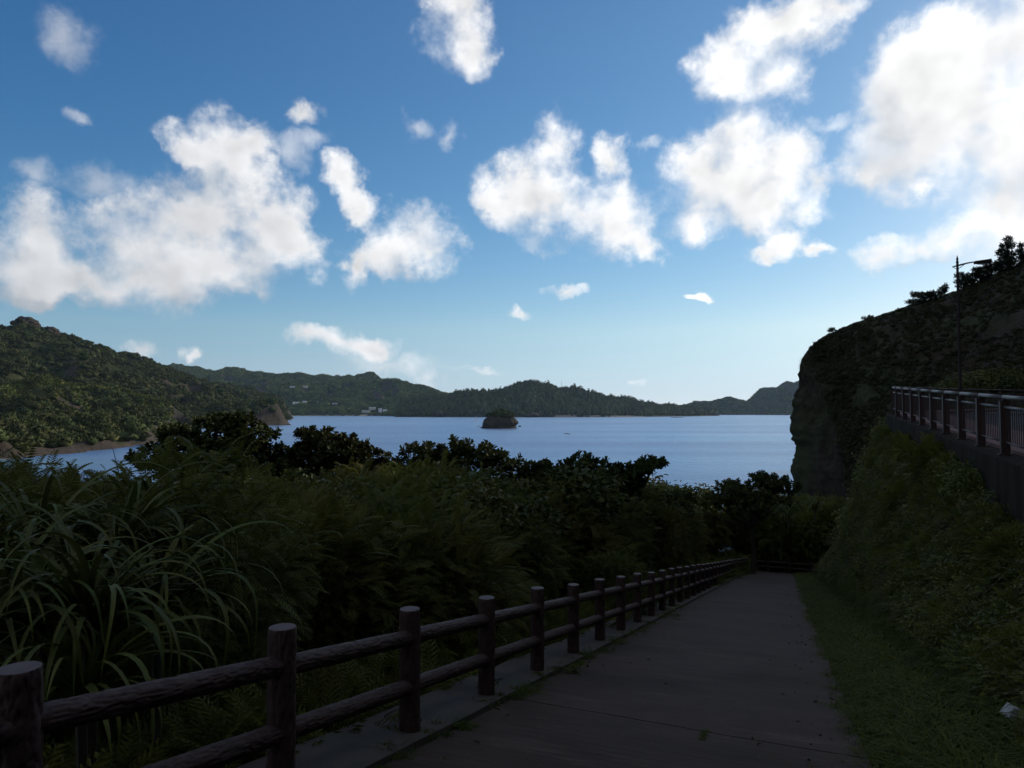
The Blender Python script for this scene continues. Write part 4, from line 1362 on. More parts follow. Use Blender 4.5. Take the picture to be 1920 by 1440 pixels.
for i in range(4):
    mb, fv, ff = shrub_parts(60 + i)
    sv = np.array(mb.v); sf = np.array([q for q in mb.f if len(q) == 4])
    joined.append(mesh_np('shrub', np.concatenate([sv, fv]), np.concatenate([sf, ff + len(sv)]), [M['bark'], M['leaf_frond']],
                          np.concatenate([np.zeros(len(sf)), np.ones(len(ff))])))
source_collection('hedge_shrub', joined)
def hedge_top(s, t):
    return zpath(s) - .42 * np.clip((-5.5 - t) / 3, 0, 1) * np.clip((15 - s) / 8, 0, 1) + 1.95 + .055 * np.clip(s, 0, 62) - .13 * np.maximum(-8.5 - t - .12 * np.clip(s, 0, 60), 0)
hp = []
for s in np.arange(-2, 64, 1.05):
    for t in np.arange(-4.75, -30, -1.15):
        s2, t2 = s + rng.uniform(-.5, .5), t + rng.uniform(-.5, .5)
        p = ST(s2, t2)
        if p.y < 1.5 or not (-.86 < p.x / p.y < .52): continue
        if s2 < 5.2 and t2 > -6.3: continue                 # left to the strap-leaved plants
        if s2 < 1.0: continue
        if t2 > -5.0 - .012 * s2 - (.35 if s2 > 40 else 0): continue
        hp.append((p.x, p.y, s2, t2))
for tt_ in np.arange(-4, 9, 1.1):                            # beyond the end of the path
    for s in np.arange(63.6, 74, 1.2):
        p = ST(s + rng.uniform(-.4, .4), tt_ + rng.uniform(-.4, .4)); hp.append((p.x, p.y, s, tt_))
hp = np.array(hp); hp = hp[rng.random(len(hp)) > .10]
zt = hedge_top(hp[:, 2], hp[:, 3]) + .12 + .75 * fbm(hp[:, 0] / 2.5, hp[:, 1] / 2.5, 5, 2) - np.where(hp[:, 3] > -5.6, .35, 0)
scl_ = rng.uniform(.78, 1.32, len(hp))
far_ = hp[:, 2] > 40
scl_ = np.where(far_, scl_ * 1.3, scl_)
# only the storey that shows: each shrub reaches its place in the hedge top from the slope below
base = zt - 3.25 * scl_
scatter('hedge_mass', 'hedge_shrub', np.stack([hp[:, 0], hp[:, 1], base], 1), scl_, zrot(len(hp), .1), 'dense feathery green scrub filling the slope below the fence', 'scrub')

ms = []
for i in range(4):
    r = np.random.default_rng(120 + i); n_ = 420; lv, lf = leaf_template(.15, .085, .2, .3)
    u = r.normal(0, 1, (n_, 3)); u[:, 2] = np.abs(u[:, 2]); u /= np.linalg.norm(u, axis=1, keepdims=True)
    pos = u * (r.uniform(.35, 1, n_) ** .5 * (1 + .4 * fbm(u[:, 0] * 2 + i, u[:, 1] * 2, u[:, 2] * 2, 3)))[:, None] * [.8, .8, .75]
    v, f = replicate(lv, lf, pos, frames(u * [1, 1, .3] + r.normal(0, .5, (n_, 3)), r.normal(0, .5, n_)), r.uniform(.6, 1.3, n_))
    ms.append(mesh_np('hedge_broadleaf_%d' % i, v, f, [M['leaf_broad'] if i % 2 else M['leaf_bank']]))
source_collection('hedge_broadleaf', ms)
pk = rng.choice(len(hp), 260, replace=False)
pk = pk[(hp[pk, 3] < -5.4) & (hp[pk, 2] > 9)]
scatter('hedge_broadleaf', 'hedge_broadleaf', np.stack([hp[pk, 0] + .4, hp[pk, 1], zt[pk] - rng.uniform(.5, 1.1, len(pk))], 1), rng.uniform(.7, 1.5, len(pk)) * np.where(far_[pk], 1.4, 1), zrot(len(pk), .2),
        'broad-leaved growth mixed into the scrub below the fence', 'foliage')

def feathery(px, pytop, Y, h, v_i, label):
    p = P(px, pytop, Y); k = h / 3.7
    o = empty('feathery_shrub', (p.x, p.y, p.z - h), random.uniform(0, 6.28)); o.scale = (k * .8, k * .8, k)
    tag(o, label, 'shrub', 'feathery shrubs beyond the fence')
    link('stems', shrub_var[v_i][0], o); link('foliage', shrub_var[v_i][1], o)
for a in [(735, 838, 21, 3.4, 0, 'slender feathery shrub rising above the hedge between two dark trees'),
          (1245, 918, 27, 3.4, 1, 'wispy feathery shrub at the hedge top right of the reaching branch'),
          (205, 852, 14, 3.4, 2, 'tall feathery shrub above the hedge at the far left'),
          (480, 905, 11, 3.2, 3, 'feathery shrub in front of the big dark tree'),
          (1150, 985, 17, 3.0, 1, 'feathery shrub behind the middle of the fence'),
          (640, 960, 9.5, 3.0, 2, 'feathery shrub behind the second fence post'),
          (900, 985, 12.5, 3.0, 3, 'feathery shrub behind the fourth fence post'),
          (30, 925, 10.0, 3.2, 1, 'feathery shrub behind the strap-leaved clump at the left edge')]:
    feathery(*a)

# ---- dark broad-leaved shore trees
RO_V, RO_F = rosette_template(11, .20, .115, 3)
RO_V = RO_V[:, [2, 0, 1]]
def shore_tree(label, lobes, dz_base=0.0, leaf=1.0, seed=0):
    r = np.random.default_rng(seed)
    cs_ = [P(l[0], l[1], l[2]) for l in lobes]
    w_ = sum(l[5] for l in lobes)
    cen = sum((c * l[5] for c, l in zip(cs_, lobes)), Vector((0, 0, 0))) / w_
    bz = float(ground_z(cen.x, cen.y))
    base_ = Vector((cen.x, cen.y, bz - .3))
    root = empty('shore_tree', base_); tag(root, label, 'tree', 'dark shore trees')
    mb = MB()
    fork = Vector((cen.x, cen.y, max(bz + 1, cen.z - 2.2)))
    mb.tube([base_ - base_, (fork - base_) * .5 + Vector((.2, .1, 0)), fork - base_], [.20, .16, .13], 8)
    allp, alld = [], []
    for c, l in zip(cs_, lobes):
        rx_, ry_ = l[3] * l[2] / F, l[4] * l[2] / F
        lc = c - Vector((0, 0, ry_ * .5))
        mid = fork.lerp(lc, .55) + Vector((r.normal(0, .15), r.normal(0, .15), -.25))
        mb.tube([fork - base_, mid - base_, lc - base_], [.10, .06, .035], 6, caps=False)
        n = int(l[5] * 1.5)
        u = r.normal(0, 1, (n, 3)); u /= np.linalg.norm(u, axis=1, keepdims=True)
        rr = r.uniform(.25, 1.0, n) ** .45
        tip = u * rr[:, None] * [rx_, max(rx_ * .8, .5), ry_] + np.array(c)
        for k in range(n):
            q = Vector(tip[k])
            m_ = lc.lerp(q, .6) - Vector((0, 0, .1))
            mb.tube([lc - base_, m_ - base_, q - base_], [.02, .012, .006], 3, caps=False)
        allp.append(tip); alld.append(u * [1, 1, .4] + [0, 0, .7] + r.normal(0, .25, (n, 3)))
    allp = np.concatenate(allp) - np.array(base_); alld = np.concatenate(alld)
    v, f = replicate(RO_V, RO_F, allp, frames(alld, r.uniform(0, 6.28, len(allp))), r.uniform(.75, 1.25, len(allp)) * leaf)
    link('trunk', mb.mesh('trunk', [M['bark']]), root)
    link('crown', mesh_np('crown', v, f, [M['leaf_broad']]), root)
shore_tree('broad dark tree with clumped leaves, biggest and leftmost of the shore trees', [
    (430,858,23,80,42,110),(345,832,23,42,22,42),(290,862,22.5,42,20,36),(470,815,23,46,24,44),(405,800,23,34,16,26),(380,892,22.5,80,35,90),(505,872,23.4,48,35,56),(445,792,23,18,10,10),(322,812,23,20,8,10)], seed=1)
shore_tree('dark rounded tree right of the biggest shore tree', [
    (620,852,24,64,34,80),(565,880,24,50,34,56),(592,822,24,38,14,26),(655,838,24,28,16,20),(693,872,24,44,26,44),(620,890,24,80,30,70),(548,850,24,20,14,12),(678,850,24,12,8,5)], seed=2)
shore_tree('low dark tree with three leafy heads in the middle of the hedge', [
    (798,852,25,40,16,30),(850,856,25,40,20,36),(912,858,25,26,22,24),(945,868,25,28,14,20),(860,892,25,95,30,90),(750,888,25,62,24,56),(862,838,25,18,8,8)], seed=3)
shore_tree('small dark tree left of the reaching branch', [
    (1015,888,26,48,18,44),(985,905,26,40,20,36),(1046,884,26,28,14,20),(1020,915,26,60,20,50)], seed=4)
shore_tree('dark tree stretching one long leafy branch out to the right over the water', [
    (1092,867,26,24,8,16),(1125,886,26,40,18,44),(1165,893,26,34,13,30),(1197,882,26,22,9,18),(1226,870,26,18,6,14),(1188,912,26,20,9,14),(1110,918,26,62,22,56),(1212,876,26,14,6,10)], seed=5)
shore_tree('dark spreading tree beside the cliff foot at the end of the path', [
    (1400,926,50,56,24,120),(1345,938,50,30,8,24),(1368,914,50,24,9,22),(1425,900,50,24,8,20),(1450,908,50,30,16,40),(1476,914,50,24,15,34),(1300,946,48,22,9,16),(1330,930,50,14,5,8),(1424,892,50,10,4,6),(1420,950,50,80,20,110)], leaf=1.25, seed=6)
shore_tree('low dark bush at the right end of the hedge top', [
    (1200,932,30,40,14,34),(1260,938,32,40,14,34),(1240,958,31,70,18,50)], seed=8)

# ---- strap-leaved clumps
def strap_mesh(k):
    r = np.random.default_rng(300 + k)
    L_ = r.uniform(.95, 1.5); e = r.uniform(.6, 1.4); bend = r.uniform(1.6, 3.0); n = 16
    w0 = r.uniform(.030, .050)
    v, f = [], []
    p = np.array([0.0, 0, 0]); side = 0.0; tw = r.normal(0, .25)
    kink = r.uniform(.55, .85)
    for i in range(n + 1):
        u = i / n
        ang = e - bend * u ** 1.6 - (.9 if u > kink else 0) * (u - kink) * 2
        ang = max(ang, -1.45)
        yaw = .18 * math.sin(u * 3 + k) * u
        d = np.array([math.cos(ang) * math.cos(yaw), math.cos(ang) * math.sin(yaw), math.sin(ang)])
        if i: p = p + d * L_ / n
        w_ = w0 * min(1, .55 + 2.2 * u) * (1 - u ** 2.6) + .0015
        nrm_ = np.array([-math.sin(ang), 0, math.cos(ang)])
        sd = np.array([-math.sin(yaw), math.cos(yaw), 0])
        a = tw * u
        sd, nrm2 = sd * math.cos(a) + nrm_ * math.sin(a), nrm_ * math.cos(a) - sd * math.sin(a)
        v += [p - sd * w_ * .5 + nrm2 * w_ * .22, p, p + sd * w_ * .5 + nrm2 * w_ * .22]
        if i:
            b = 3 * i
            f += [(b - 3, b, b + 1, b - 2), (b - 2, b + 1, b + 2, b - 1)]
    return mesh_np('leaf', np.array(v), np.array(f), [M['leaf_strap']], smooth=True)
straps = [strap_mesh(k) for k in range(16)]
mb = MB(); mb.tube([(0, 0, -1.6), (.03, .02, -.8), (0, 0, 0), (0, 0, .08)], [.035, .035, .035, .02], 8); strap_stem = mb.mesh('stem', [M['bark']])
def strap_plant(px, py, Y, n, k, label, sdl=1.0):
    p = P(px, py, Y)
    o = empty('strap_leaf_plant', p); o.scale = (k, k, k); tag(o, label, 'plant', 'strap-leaved plants')
    st0 = link('stem', strap_stem, o)
    if Y > 20: st0.scale = (1, 1, .35)
    for i in range(n):
        a = 2.39996 * i + random.uniform(-.3, .3)
        link('leaf', straps[random.randrange(16)], o, (.03 * math.cos(a), .03 * math.sin(a), .06 * i / n - .02), (random.uniform(-.15, .15), random.uniform(-.30, .25), a), random.uniform(.75, 1.15))
strap_plant(20, 1215, 4.5, 80, .95, 'strap-leaved plant at the left edge, directly behind the nearest fence post')
strap_plant(165, 1190, 4.6, 83, 1.0, 'strap-leaved plant with arching blades, right of the nearest fence post')
strap_plant(290, 1160, 5.2, 62, .95, 'rightmost strap-leaved plant, tips drooping towards the second fence post')
strap_plant(75, 1090, 5.6, 72, 1.0, 'strap-leaved plant behind the left-edge one, lower of the back row')
strap_plant(215, 1070, 5.9, 78, 1.05, 'strap-leaved plant at the back of the clump, highest blades')
strap_plant(-60, 1120, 5.0, 65, 1.05, 'strap-leaved plant cut by the left edge of the picture')
strap_plant(150, 1310, 4.3, 46, .9, 'lowest strap-leaved plant, seen between the rails of the first bay')
strap_plant(1478, 972, 46, 60, 1.35, 'spiky strap-leaved plant at the bend of the path, left of two')
strap_plant(1528, 958, 48, 60, 1.35, 'spiky strap-leaved plant at the bend of the path, right of two under the cliff')
# ---- grass
def tuft(seed, n=18, L_=.34, spread=.5, w=.0045):
    r = np.random.default_rng(seed); v, f = [], []
    for k in range(n):
        a = r.uniform(0, 6.28); e = r.uniform(.7, 1.45); Lk = L_ * r.uniform(.55, 1.1); b = len(v)
        p = np.array([r.normal(0, .04), r.normal(0, .04), -.01]); sd = np.array([-math.sin(a), math.cos(a), 0])
        for i in range(4):
            u = i / 3
            if i:
                ang = e - 1.5 * u * spread * 1.6
                p = p + np.array([math.cos(a) * math.cos(ang), math.sin(a) * math.cos(ang), math.sin(ang)]) * Lk / 3
            ww = w * (1 - u * .85)
            v += [p - sd * ww, p + sd * ww]
            if i:
                c = b + 2 * i
                f.append((c - 2, c - 1, c + 1, c))
    return np.array(v), np.array(f)
def tuft_set(key, mat, nvar, **kw):
    ms = []
    for i in range(nvar):
        v, f = tuft(400 + i + len(key), **kw); ms.append(mesh_np('%s_%d' % (key, i), v, f, [mat]))
    source_collection(key, ms)
tuft_set('lawn_tuft', M['grass'], 5, n=26, L_=.34, spread=.85, w=.005)
tuft_set('dry_tuft', M['leaf_dry'], 4, n=20, L_=.5, spread=.8, w=.006)
n = 13000
s_ = 62 * rng.random(n) ** 1.7 - 1.0
t_ = .48 + 1.85 * rng.random(n) + .10 * fbm(s_ * 1.5, s_ * 0, 3, 2)
keep = (t_ > .56 + .16 * fbm(s_ * 2.2, s_ * 0, 8, 3))
s_, t_ = s_[keep], t_[keep]
gpx = np.array([ST(a, b) for a, b in zip(s_, t_)])
gz_ = np.maximum(ground_z(gpx[:, 0], gpx[:, 1]), zpath(s_) - .03)
gs = rng.uniform(.6, 1.35, len(s_)) * np.clip(.75 + (t_ - .5) * .9, .7, 1.5)
scatter('grass_verge', 'lawn_tuft', np.stack([gpx[:, 0], gpx[:, 1], gz_], 1), gs, zrot(len(s_), .15), 'green grass verge along the right side of the footpath', 'grass')
vs_, fs_ = tuft(901, 30, .16, .9, .004)
tuft_small = [mesh_np('weed_tuft', *tuft(910 + i, 46, .17, 1.0, .0045), [M['grass']]) for i in range(3)]
ordn = ['nearest', 'second', 'third', 'fourth', 'fifth', 'sixth', 'seventh', 'eighth', 'ninth', 'tenth', 'eleventh', 'twelfth', 'thirteenth', 'fourteenth']
def weed(s, t, k, label):
    p = ST(s, t, float(zpath(s)) + (.03 if t < -2.65 else 0))
    o = empty('weed_tuft', p); tag(o, label, 'weed', 'weeds along the fence footing')
    r = np.random.default_rng(int(abs(s) * 100))
    for j in range(r.integers(5, 9)):
        ds, dt = r.normal(0, .22) * k, r.normal(0, .05) * k
        q = ST(ds, dt, -.183 * ds)
        link('blades', tuft_small[j % 3], o, q, (0, 0, r.uniform(0, 6)), r.uniform(.6, 1.1) * k)
for k in range(2, 13):
    s = .41 + SP * k
    weed(s + .05, -2.70, 1.35, 'weed tuft at the foot of the %s fence post' % ordn[k - 1])
for s, nm in ((4.6, 'third'), (6.0, 'fourth'), (7.6, 'fifth'), (9.3, 'sixth'), (10.9, 'seventh'), (14.0, 'ninth')):
    weed(s - .15, -2.60, 1.1, 'weed patch on the path edge just before the %s fence post' % nm)
weed(17.0, -2.5, 1.9, 'tall bright weed patch spilling onto the path in the middle distance')
weed(6.62, -.7, .45, 'tiny weed growing in the joint between two path slabs')

# ---- fallen leaves on the path
lv, lf = leaf_template(.055, .028, .3, .4)
source_collection('fallen_leaf', [mesh_np('fallen_leaf', lv, lf, [M['leaf_dry']])])
nl = 230
s_ = 2 + 40 * rng.random(nl) ** 1.8
t_ = np.where(rng.random(nl) < .6, .55 - np.abs(rng.normal(0, .35, nl)), np.where(rng.random(nl) < .6, -2.6 + np.abs(rng.normal(0, .3, nl)), rng.uniform(-2.6, .55, nl)))
xy = np.array([ST(a, b) for a, b in zip(s_, t_)])
scatter('leaf_litter', 'fallen_leaf', np.stack([xy[:, 0], xy[:, 1], zpath(s_) + .012], 1), rng.uniform(.6, 1.5, nl), np.stack([rng.normal(0, .3, nl), rng.normal(0, .3, nl) + .18, rng.uniform(0, 6.28, nl)], 1), 'small dry leaves lying on the footpath', 'leaves')

# ---- bank on the right
def bush_mesh(key, mat, seed, n=420, L_=.10, w=.055, rad=.55, H=.6):
    r = np.random.default_rng(seed); lv, lf = leaf_template(L_, w, .2, .25)
    u = r.normal(0, 1, (n, 3)); u[:, 2] = np.abs(u[:, 2]); u /= np.linalg.norm(u, axis=1, keepdims=True)
    lump = 1 + .35 * fbm(u[:, 0] * 2 + seed, u[:, 1] * 2, u[:, 2] * 2, 3)
    pos = u * (r.uniform(.3, 1, n) ** .5 * lump)[:, None] * [rad, rad, H]
    d = u * [1, 1, .3] + r.normal(0, .5, (n, 3))
    return replicate(lv, lf, pos, frames(d, r.normal(0, .5, n)), r.uniform(.6, 1.3, n))
ms = []
for i in range(4):
    v, f = bush_mesh('b', None, 70 + i); ms.append(mesh_np('bank_bush_%d' % i, v, f, [M['leaf_bank']]))
source_collection('bank_bush', ms)
ms = []
for i in range(3):
    r = np.random.default_rng(80 + i); nfr = 120
    u = r.normal(0, 1, (nfr, 3)); u[:, 2] = np.abs(u[:, 2]); u /= np.linalg.norm(u, axis=1, keepdims=True)
    v, f = replicate(FR_V, FR_F, u * r.uniform(.3, 1, (nfr, 1)) * [.5, .5, .45], frames(u + r.normal(0, .4, (nfr, 3))), r.uniform(.7, 1.2, nfr))
    ms.append(mesh_np('bank_fern_%d' % i, v, f, [M['leaf_frond']]))
source_collection('bank_fern', ms)
BLOCK = P(1889, 1335, 6.95)                                  # where the white block lies
def bank_points(n, s0, s1, t0, t1):
    s_ = s0 + (s1 - s0) * rng.random(n) ** 1.3; t_ = rng.uniform(t0, t1, n)
    xy = np.array([ST(a, b) for a, b in zip(s_, t_)])
    d = wall_sd(xy[:, 0], xy[:, 1])
    k = (d < -.32) & ~((s_ > 57.5) & (t_ < 9.5))
    xy = xy[k]
    xy = xy[np.hypot(xy[:, 0] - BLOCK.x, xy[:, 1] - BLOCK.y) > .55]
    z = ground_z(xy[:, 0], xy[:, 1])
    return np.stack([xy[:, 0], xy[:, 1], z], 1)
def scat(name, key, pts, a, b, label, cat, tilt=.35):
    return scatter(name, key, pts, rng.uniform(a, b, len(pts)), zrot(len(pts), tilt), label, cat)
un = []
for _ in range(5200):
    s2 = 1.5 + 66 * rng.random() ** 1.2; t2 = -3.75 - 9 * rng.random() ** 1.5 if s2 < 62.8 else rng.uniform(-8, 10)
    un.append(ST(s2, t2))
for _ in range(900): un.append(ST(rng.uniform(62.9, 70), rng.uniform(-6, 10)))
un = np.array(un); un[:, 2] = ground_z(un[:, 0], un[:, 1])
big = np.clip(toST(un[:, 0], un[:, 1])[0] / 60, 0, 1)
kk = ~((toST(un[:, 0], un[:, 1])[1] > -5.2) & (toST(un[:, 0], un[:, 1])[0] < 62) & (rng.random(len(un)) < .55))
un, big = un[kk], big[kk]
scatter('undergrowth', 'bank_fern', un, rng.uniform(.6, 1.3, len(un)) * (1 + 1.2 * big), zrot(len(un), .3), 'dark undergrowth on the slope below the fence', 'foliage')
pts = bank_points(2300, 3, 58, 2.15, 3.95)
pts = pts[fbm(pts[:, 0] / 1.1, pts[:, 1] / 1.1, pts[:, 2] / 1.1, 2) > -.25]; scat('bank_foliage', 'bank_bush', pts, .28, .66, 'leafy green plants covering the bank below the retaining wall', 'foliage')
pts = bank_points(2000, 3, 58, 2.2, 3.95); scat('bank_ferns', 'bank_fern', pts, .3, .62, 'ferny growth mixed into the bank below the retaining wall', 'foliage')
ms = []
for i in range(3):
    v, f = bush_mesh('b', None, 95 + i, 120, .21, .12, .6, .5); ms.append(mesh_np('bank_broadleaf_%d' % i, v, f, [M['leaf_bank']]))
source_collection('bank_broadleaf', ms)
pts = bank_points(380, 3, 58, 2.2, 3.95); scat('bank_broadleaf', 'bank_broadleaf', pts, .3, .6, 'broad-leaved creepers scattered over the bank', 'foliage')
pts = bank_points(2600, 3, 58, 2.2, 3.95); scat('bank_dry_grass', 'dry_tuft', pts, .7, 1.6, 'dry brown grass between the plants on the bank', 'grass')
pts = bank_points(2400, 30, 62, 3.6, 26); scat('gully_scrub', 'bank_bush', pts, .8, 2.0, 'dark scrub in the gully between the road bend and the cliff', 'scrub')
xs_ = rng.uniform(36, 80, 900); ys_ = rng.uniform(60, 112, 900)
kz = (xs_ / ys_ > .385) & (xs_ / ys_ < .80)
zz = ground_z(xs_, ys_)
scat('cliff_foot_scrub', 'bank_bush', np.stack([xs_, ys_, np.maximum(zz, 2)], 1)[kz], 1.8, 4.0, 'dark scrub along the foot of the cliff', 'scrub')

def bank_shrub(px, py, k, kind, label):
    p = ground_hit(px, py)
    o = empty('bank_shrub', p, random.uniform(0, 6)); tag(o, label, 'shrub', 'shrubs on the bank')
    o.rotation_euler = (-.35 * DC, .35 * .2, random.uniform(0, 6))
    key = 'bank_fern' if kind else 'bank_bush'
    srcs = list(SRC[key][0].objects)
    link('foliage', srcs[random.randrange(len(srcs))].data, o, (0, 0, 0), None, k)
    link('foliage', srcs[random.randrange(len(srcs))].data, o, (.35 * k, .1 * k, .12 * k), (0, 0, 2), k * .8)
    link('foliage', srcs[random.randrange(len(srcs))].data, o, (-.3 * k, -.15 * k, .05 * k), (0, 0, 4), k * .85)
    mb = MB()
    for j in range(4): mb.tube([(0, 0, -.15), (.2 * k * math.cos(j * 1.6), .2 * k * math.sin(j * 1.6), .3 * k)], [.012, .006], 4)
    link('stems', mb.mesh('stems', [M['bark']]), o)
for a in [(1755, 880, 1.3, 1, 'bright ferny shrub just below the railing, highest on the bank'),
          (1700, 950, 1.1, 1, 'ferny shrub halfway up the bank, left of the bright one'),
          (1810, 930, 1.0, 0, 'leafy shrub with pale shiny leaves near the retaining wall'),
          (1840, 1250, .6, 0, 'yellowish leafy shrub on the bank above the white block'),
          (1790, 1230, .7, 0, 'yellowish leafy shrub low on the bank above the grass'),
          (1900, 1060, .9, 1, 'ferny shrub at the right edge below the retaining wall'),
          (1640, 1080, .9, 0, 'dark leafy shrub in the middle of the bank'),
          (1720, 1120, .8, 0, 'leafy shrub in the lower middle of the bank')]:
    bank_shrub(*a)
# white block and stones at the foot of the bank
p = BLOCK
mb = MB()
bv = [(-.13, -.07, -.10), (.02, -.13, -.13), (.15, -.03, -.10), (.10, .12, -.1), (-.08, .12, -.1), (-.12, -.05, .08), (.0, -.10, .12), (.10, -.02, .10), (.07, .1, .09), (-.07, .1, .10)]
mb.add(bv, [(4, 3, 2, 1, 0), (5, 6, 7, 8, 9), (0, 1, 6, 5), (1, 2, 7, 6), (2, 3, 8, 7), (3, 4, 9, 8), (4, 0, 5, 9)])
wb = link('white_block', mb.mesh('white_block', [M['pale_block']]), None, p + Vector((.08, .05, -.03)), (.25, .5, .4), .62); tag(wb, 'angular white block lying in the grass at the foot of the bank', 'block')
for i, (px, py, k, lb) in enumerate([(1914, 1375, .12, 'grey stone against the right side of the white block'), (1775, 1275, .16, 'grey stone showing at the bank foot, middle of three'),
                                     (1690, 1215, .15, 'grey stone showing at the bank foot, farthest of three'), (1815, 1320, .13, 'grey stone showing at the bank foot, nearest of three'),
                                     (1905, 1190, .28, 'big grey stone in the bank at the right edge')]):
    p = ground_hit(px, py)
    tag(link('bank_stone', rock_mesh('bank_stone', k, k * .8, k * .8, i + 2, M['grey_stone'], 3, .25), None, p), lb, 'stone')

# ---- growth on the cliff hill
lump_meshes('hill_bush', 'broad', M['hill_leaf'], 4, 41)
def hill_points(n, i0, i1, j0, j1):
    i = rng.uniform(i0, i1, n); j = rng.uniform(j0, j1, n)
    a, b = i.astype(int), j.astype(int); fi, fj = (i - a)[:, None], (j - b)[:, None]
    return grid[a, b] * (1 - fi) * (1 - fj) + grid[a + 1, b] * fi * (1 - fj) + grid[a, b + 1] * (1 - fi) * fj + grid[a + 1, b + 1] * fi * fj
hp2 = hill_points(12000, 26, nu - 2, 8, nv - 2)
k = fbm(hp2[:, 0] / 9, hp2[:, 1] / 9, hp2[:, 2] / 9, 3) > -.45
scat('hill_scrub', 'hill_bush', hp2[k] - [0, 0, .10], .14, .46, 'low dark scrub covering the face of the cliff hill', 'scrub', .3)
hp3 = hill_points(7000, 22, nu - 2, 8, nv - 2)
scat('hill_grass', 'dry_tuft', hp3, .9, 1.9, 'dry grass on the face of the cliff hill', 'grass', .3)
hp4 = hill_points(260, 4, 26, nv * .55, nv - 2)
scat('cliff_grass', 'dry_tuft', hp4, .9, 1.8, 'sparse dry grass clinging to the cliff edge', 'grass', .6)

# ---- pines and shrubs on the crest
NV = np.array([(0, -.022, 0), (.26, -.014, .03), (.26, .014, .03), (0, .022, 0)])
def needle_pad(r, c, rx, ry, rz, n):
    u = r.normal(0, 1, (n, 3)); u /= np.linalg.norm(u, axis=1, keepdims=True)
    pos = u * r.uniform(.2, 1, (n, 1)) ** .5 * [rx, ry, rz] + np.array(c)
    d = r.normal(0, 1, (n, 3)) + [0, 0, .7] + u * .6
    return pos, d
def pine(px, pybase, Y, pads, label, needle=1.0, cat='tree', name='crest_pine'):
    b = P(px, pybase, Y) - Vector((0, 0, .6))
    r = np.random.default_rng(int(px))
    root = empty(name, b); tag(root, label, cat, 'trees on the crest of the cliff hill')
    mb = MB(); pp, dd = [], []
    top = max(pads, key=lambda q: -q[1]); tpv = P(top[0], top[1], Y)
    trunk_pts = [Vector((0, 0, 0)), (tpv - b) * .5 + Vector((.15, 0, .1)), tpv - b]
    mb.tube(trunk_pts, [.16, .10, .04], 7)
    for (x, y, rx, ry, n) in pads:
        c = P(x, y, Y); rw, rh = rx * Y / F, ry * Y / F
        f_ = min(.95, max(.15, (c.z - b.z) / max(.5, tpv.z - b.z) * .85))
        a = trunk_pts[1] * (f_ * 2) if f_ < .5 else trunk_pts[1].lerp(trunk_pts[2], f_ * 2 - 1)
        mb.tube([a, (a + (c - b)) * .5 + Vector((0, 0, -.1)), c - b], [.06, .04, .02], 5, caps=False)
        q, d = needle_pad(r, c - b, rw, max(rw * .7, .35), rh, n); pp.append(q); dd.append(d)
    pp = np.concatenate(pp); dd = np.concatenate(dd)
    v, f = replicate(NV, np.array([(0, 1, 2, 3)]), pp, frames(dd, r.uniform(0, 3, len(pp))), r.uniform(.8, 1.4, len(pp)) * needle)
    v2, f2 = replicate(NV, np.array([(0, 1, 2, 3)]), pp, frames(dd + r.normal(0, .8, dd.shape), r.uniform(0, 3, len(pp))), r.uniform(.8, 1.4, len(pp)) * needle)
    link('trunk', mb.mesh('trunk', [M['bark']]), root)
    link('crown', mesh_np('crown', np.concatenate([v, v2]), np.concatenate([f, f2 + len(v)]), [M['needle']]), root)
pine(1748, 572, 119, [(1730,554,19,4,420),(1715,566,15,3,260),(1752,552,14,5,260),(1768,545,8,6,200),(1745,562,22,4,320),(1712,552,5,3,60),(1773,538,4,4,60)], 'flat-topped wind-bent pine alone on the crest left of the lamp', 1.6)
pine(1822, 540, 121, [(1808,528,18,6,420),(1800,517,10,4,160),(1825,520,20,8,500),(1832,508,9,5,200),(1812,537,18,5,300),(1845,518,16,10,420)], 'dark layered pine on the crest behind the street lamp', 1.6)
pine(1868, 512, 122, [(1865,500,18,9,460),(1850,506,12,7,260),(1882,498,18,10,460),(1900,495,18,12,480),(1870,515,26,10,500)], 'dense dark pine right of the street lamp head', 1.6)
pine(1888, 498, 122.5, [(1890,450,7,6,130),(1884,462,9,6,160),(1896,460,8,7,140),(1878,475,10,7,220),(1892,478,12,8,260),(1886,488,14,8,300)], 'feathery tall tree standing above the crest near the right edge', 1.7)
pine(1914, 490, 123, [(1914,462,4,5,90),(1912,472,7,5,140),(1918,482,9,6,200),(1926,478,10,12,200)], 'narrow pointed tree at the right edge of the crest', 1.6)
pine(1562, 626, 116, [(1560,618,6,2,110),(1556,621,4,1.5,60),(1567,621,4,1.5,50)], 'tiny flat-topped tree on the cliff crest', 1.1)
pine(1527, 650, 114, [(1528,644,3,2.5,60),(1524,652,3,2.5,60)], 'tiny bush at the top of the cliff edge', 1.0)
pine(1623, 601, 118, [(1622,597,6,2,100),(1632,594,5,1.5,80)], 'low wind-bent bush on the crest, left of the lone pine', 1.1)

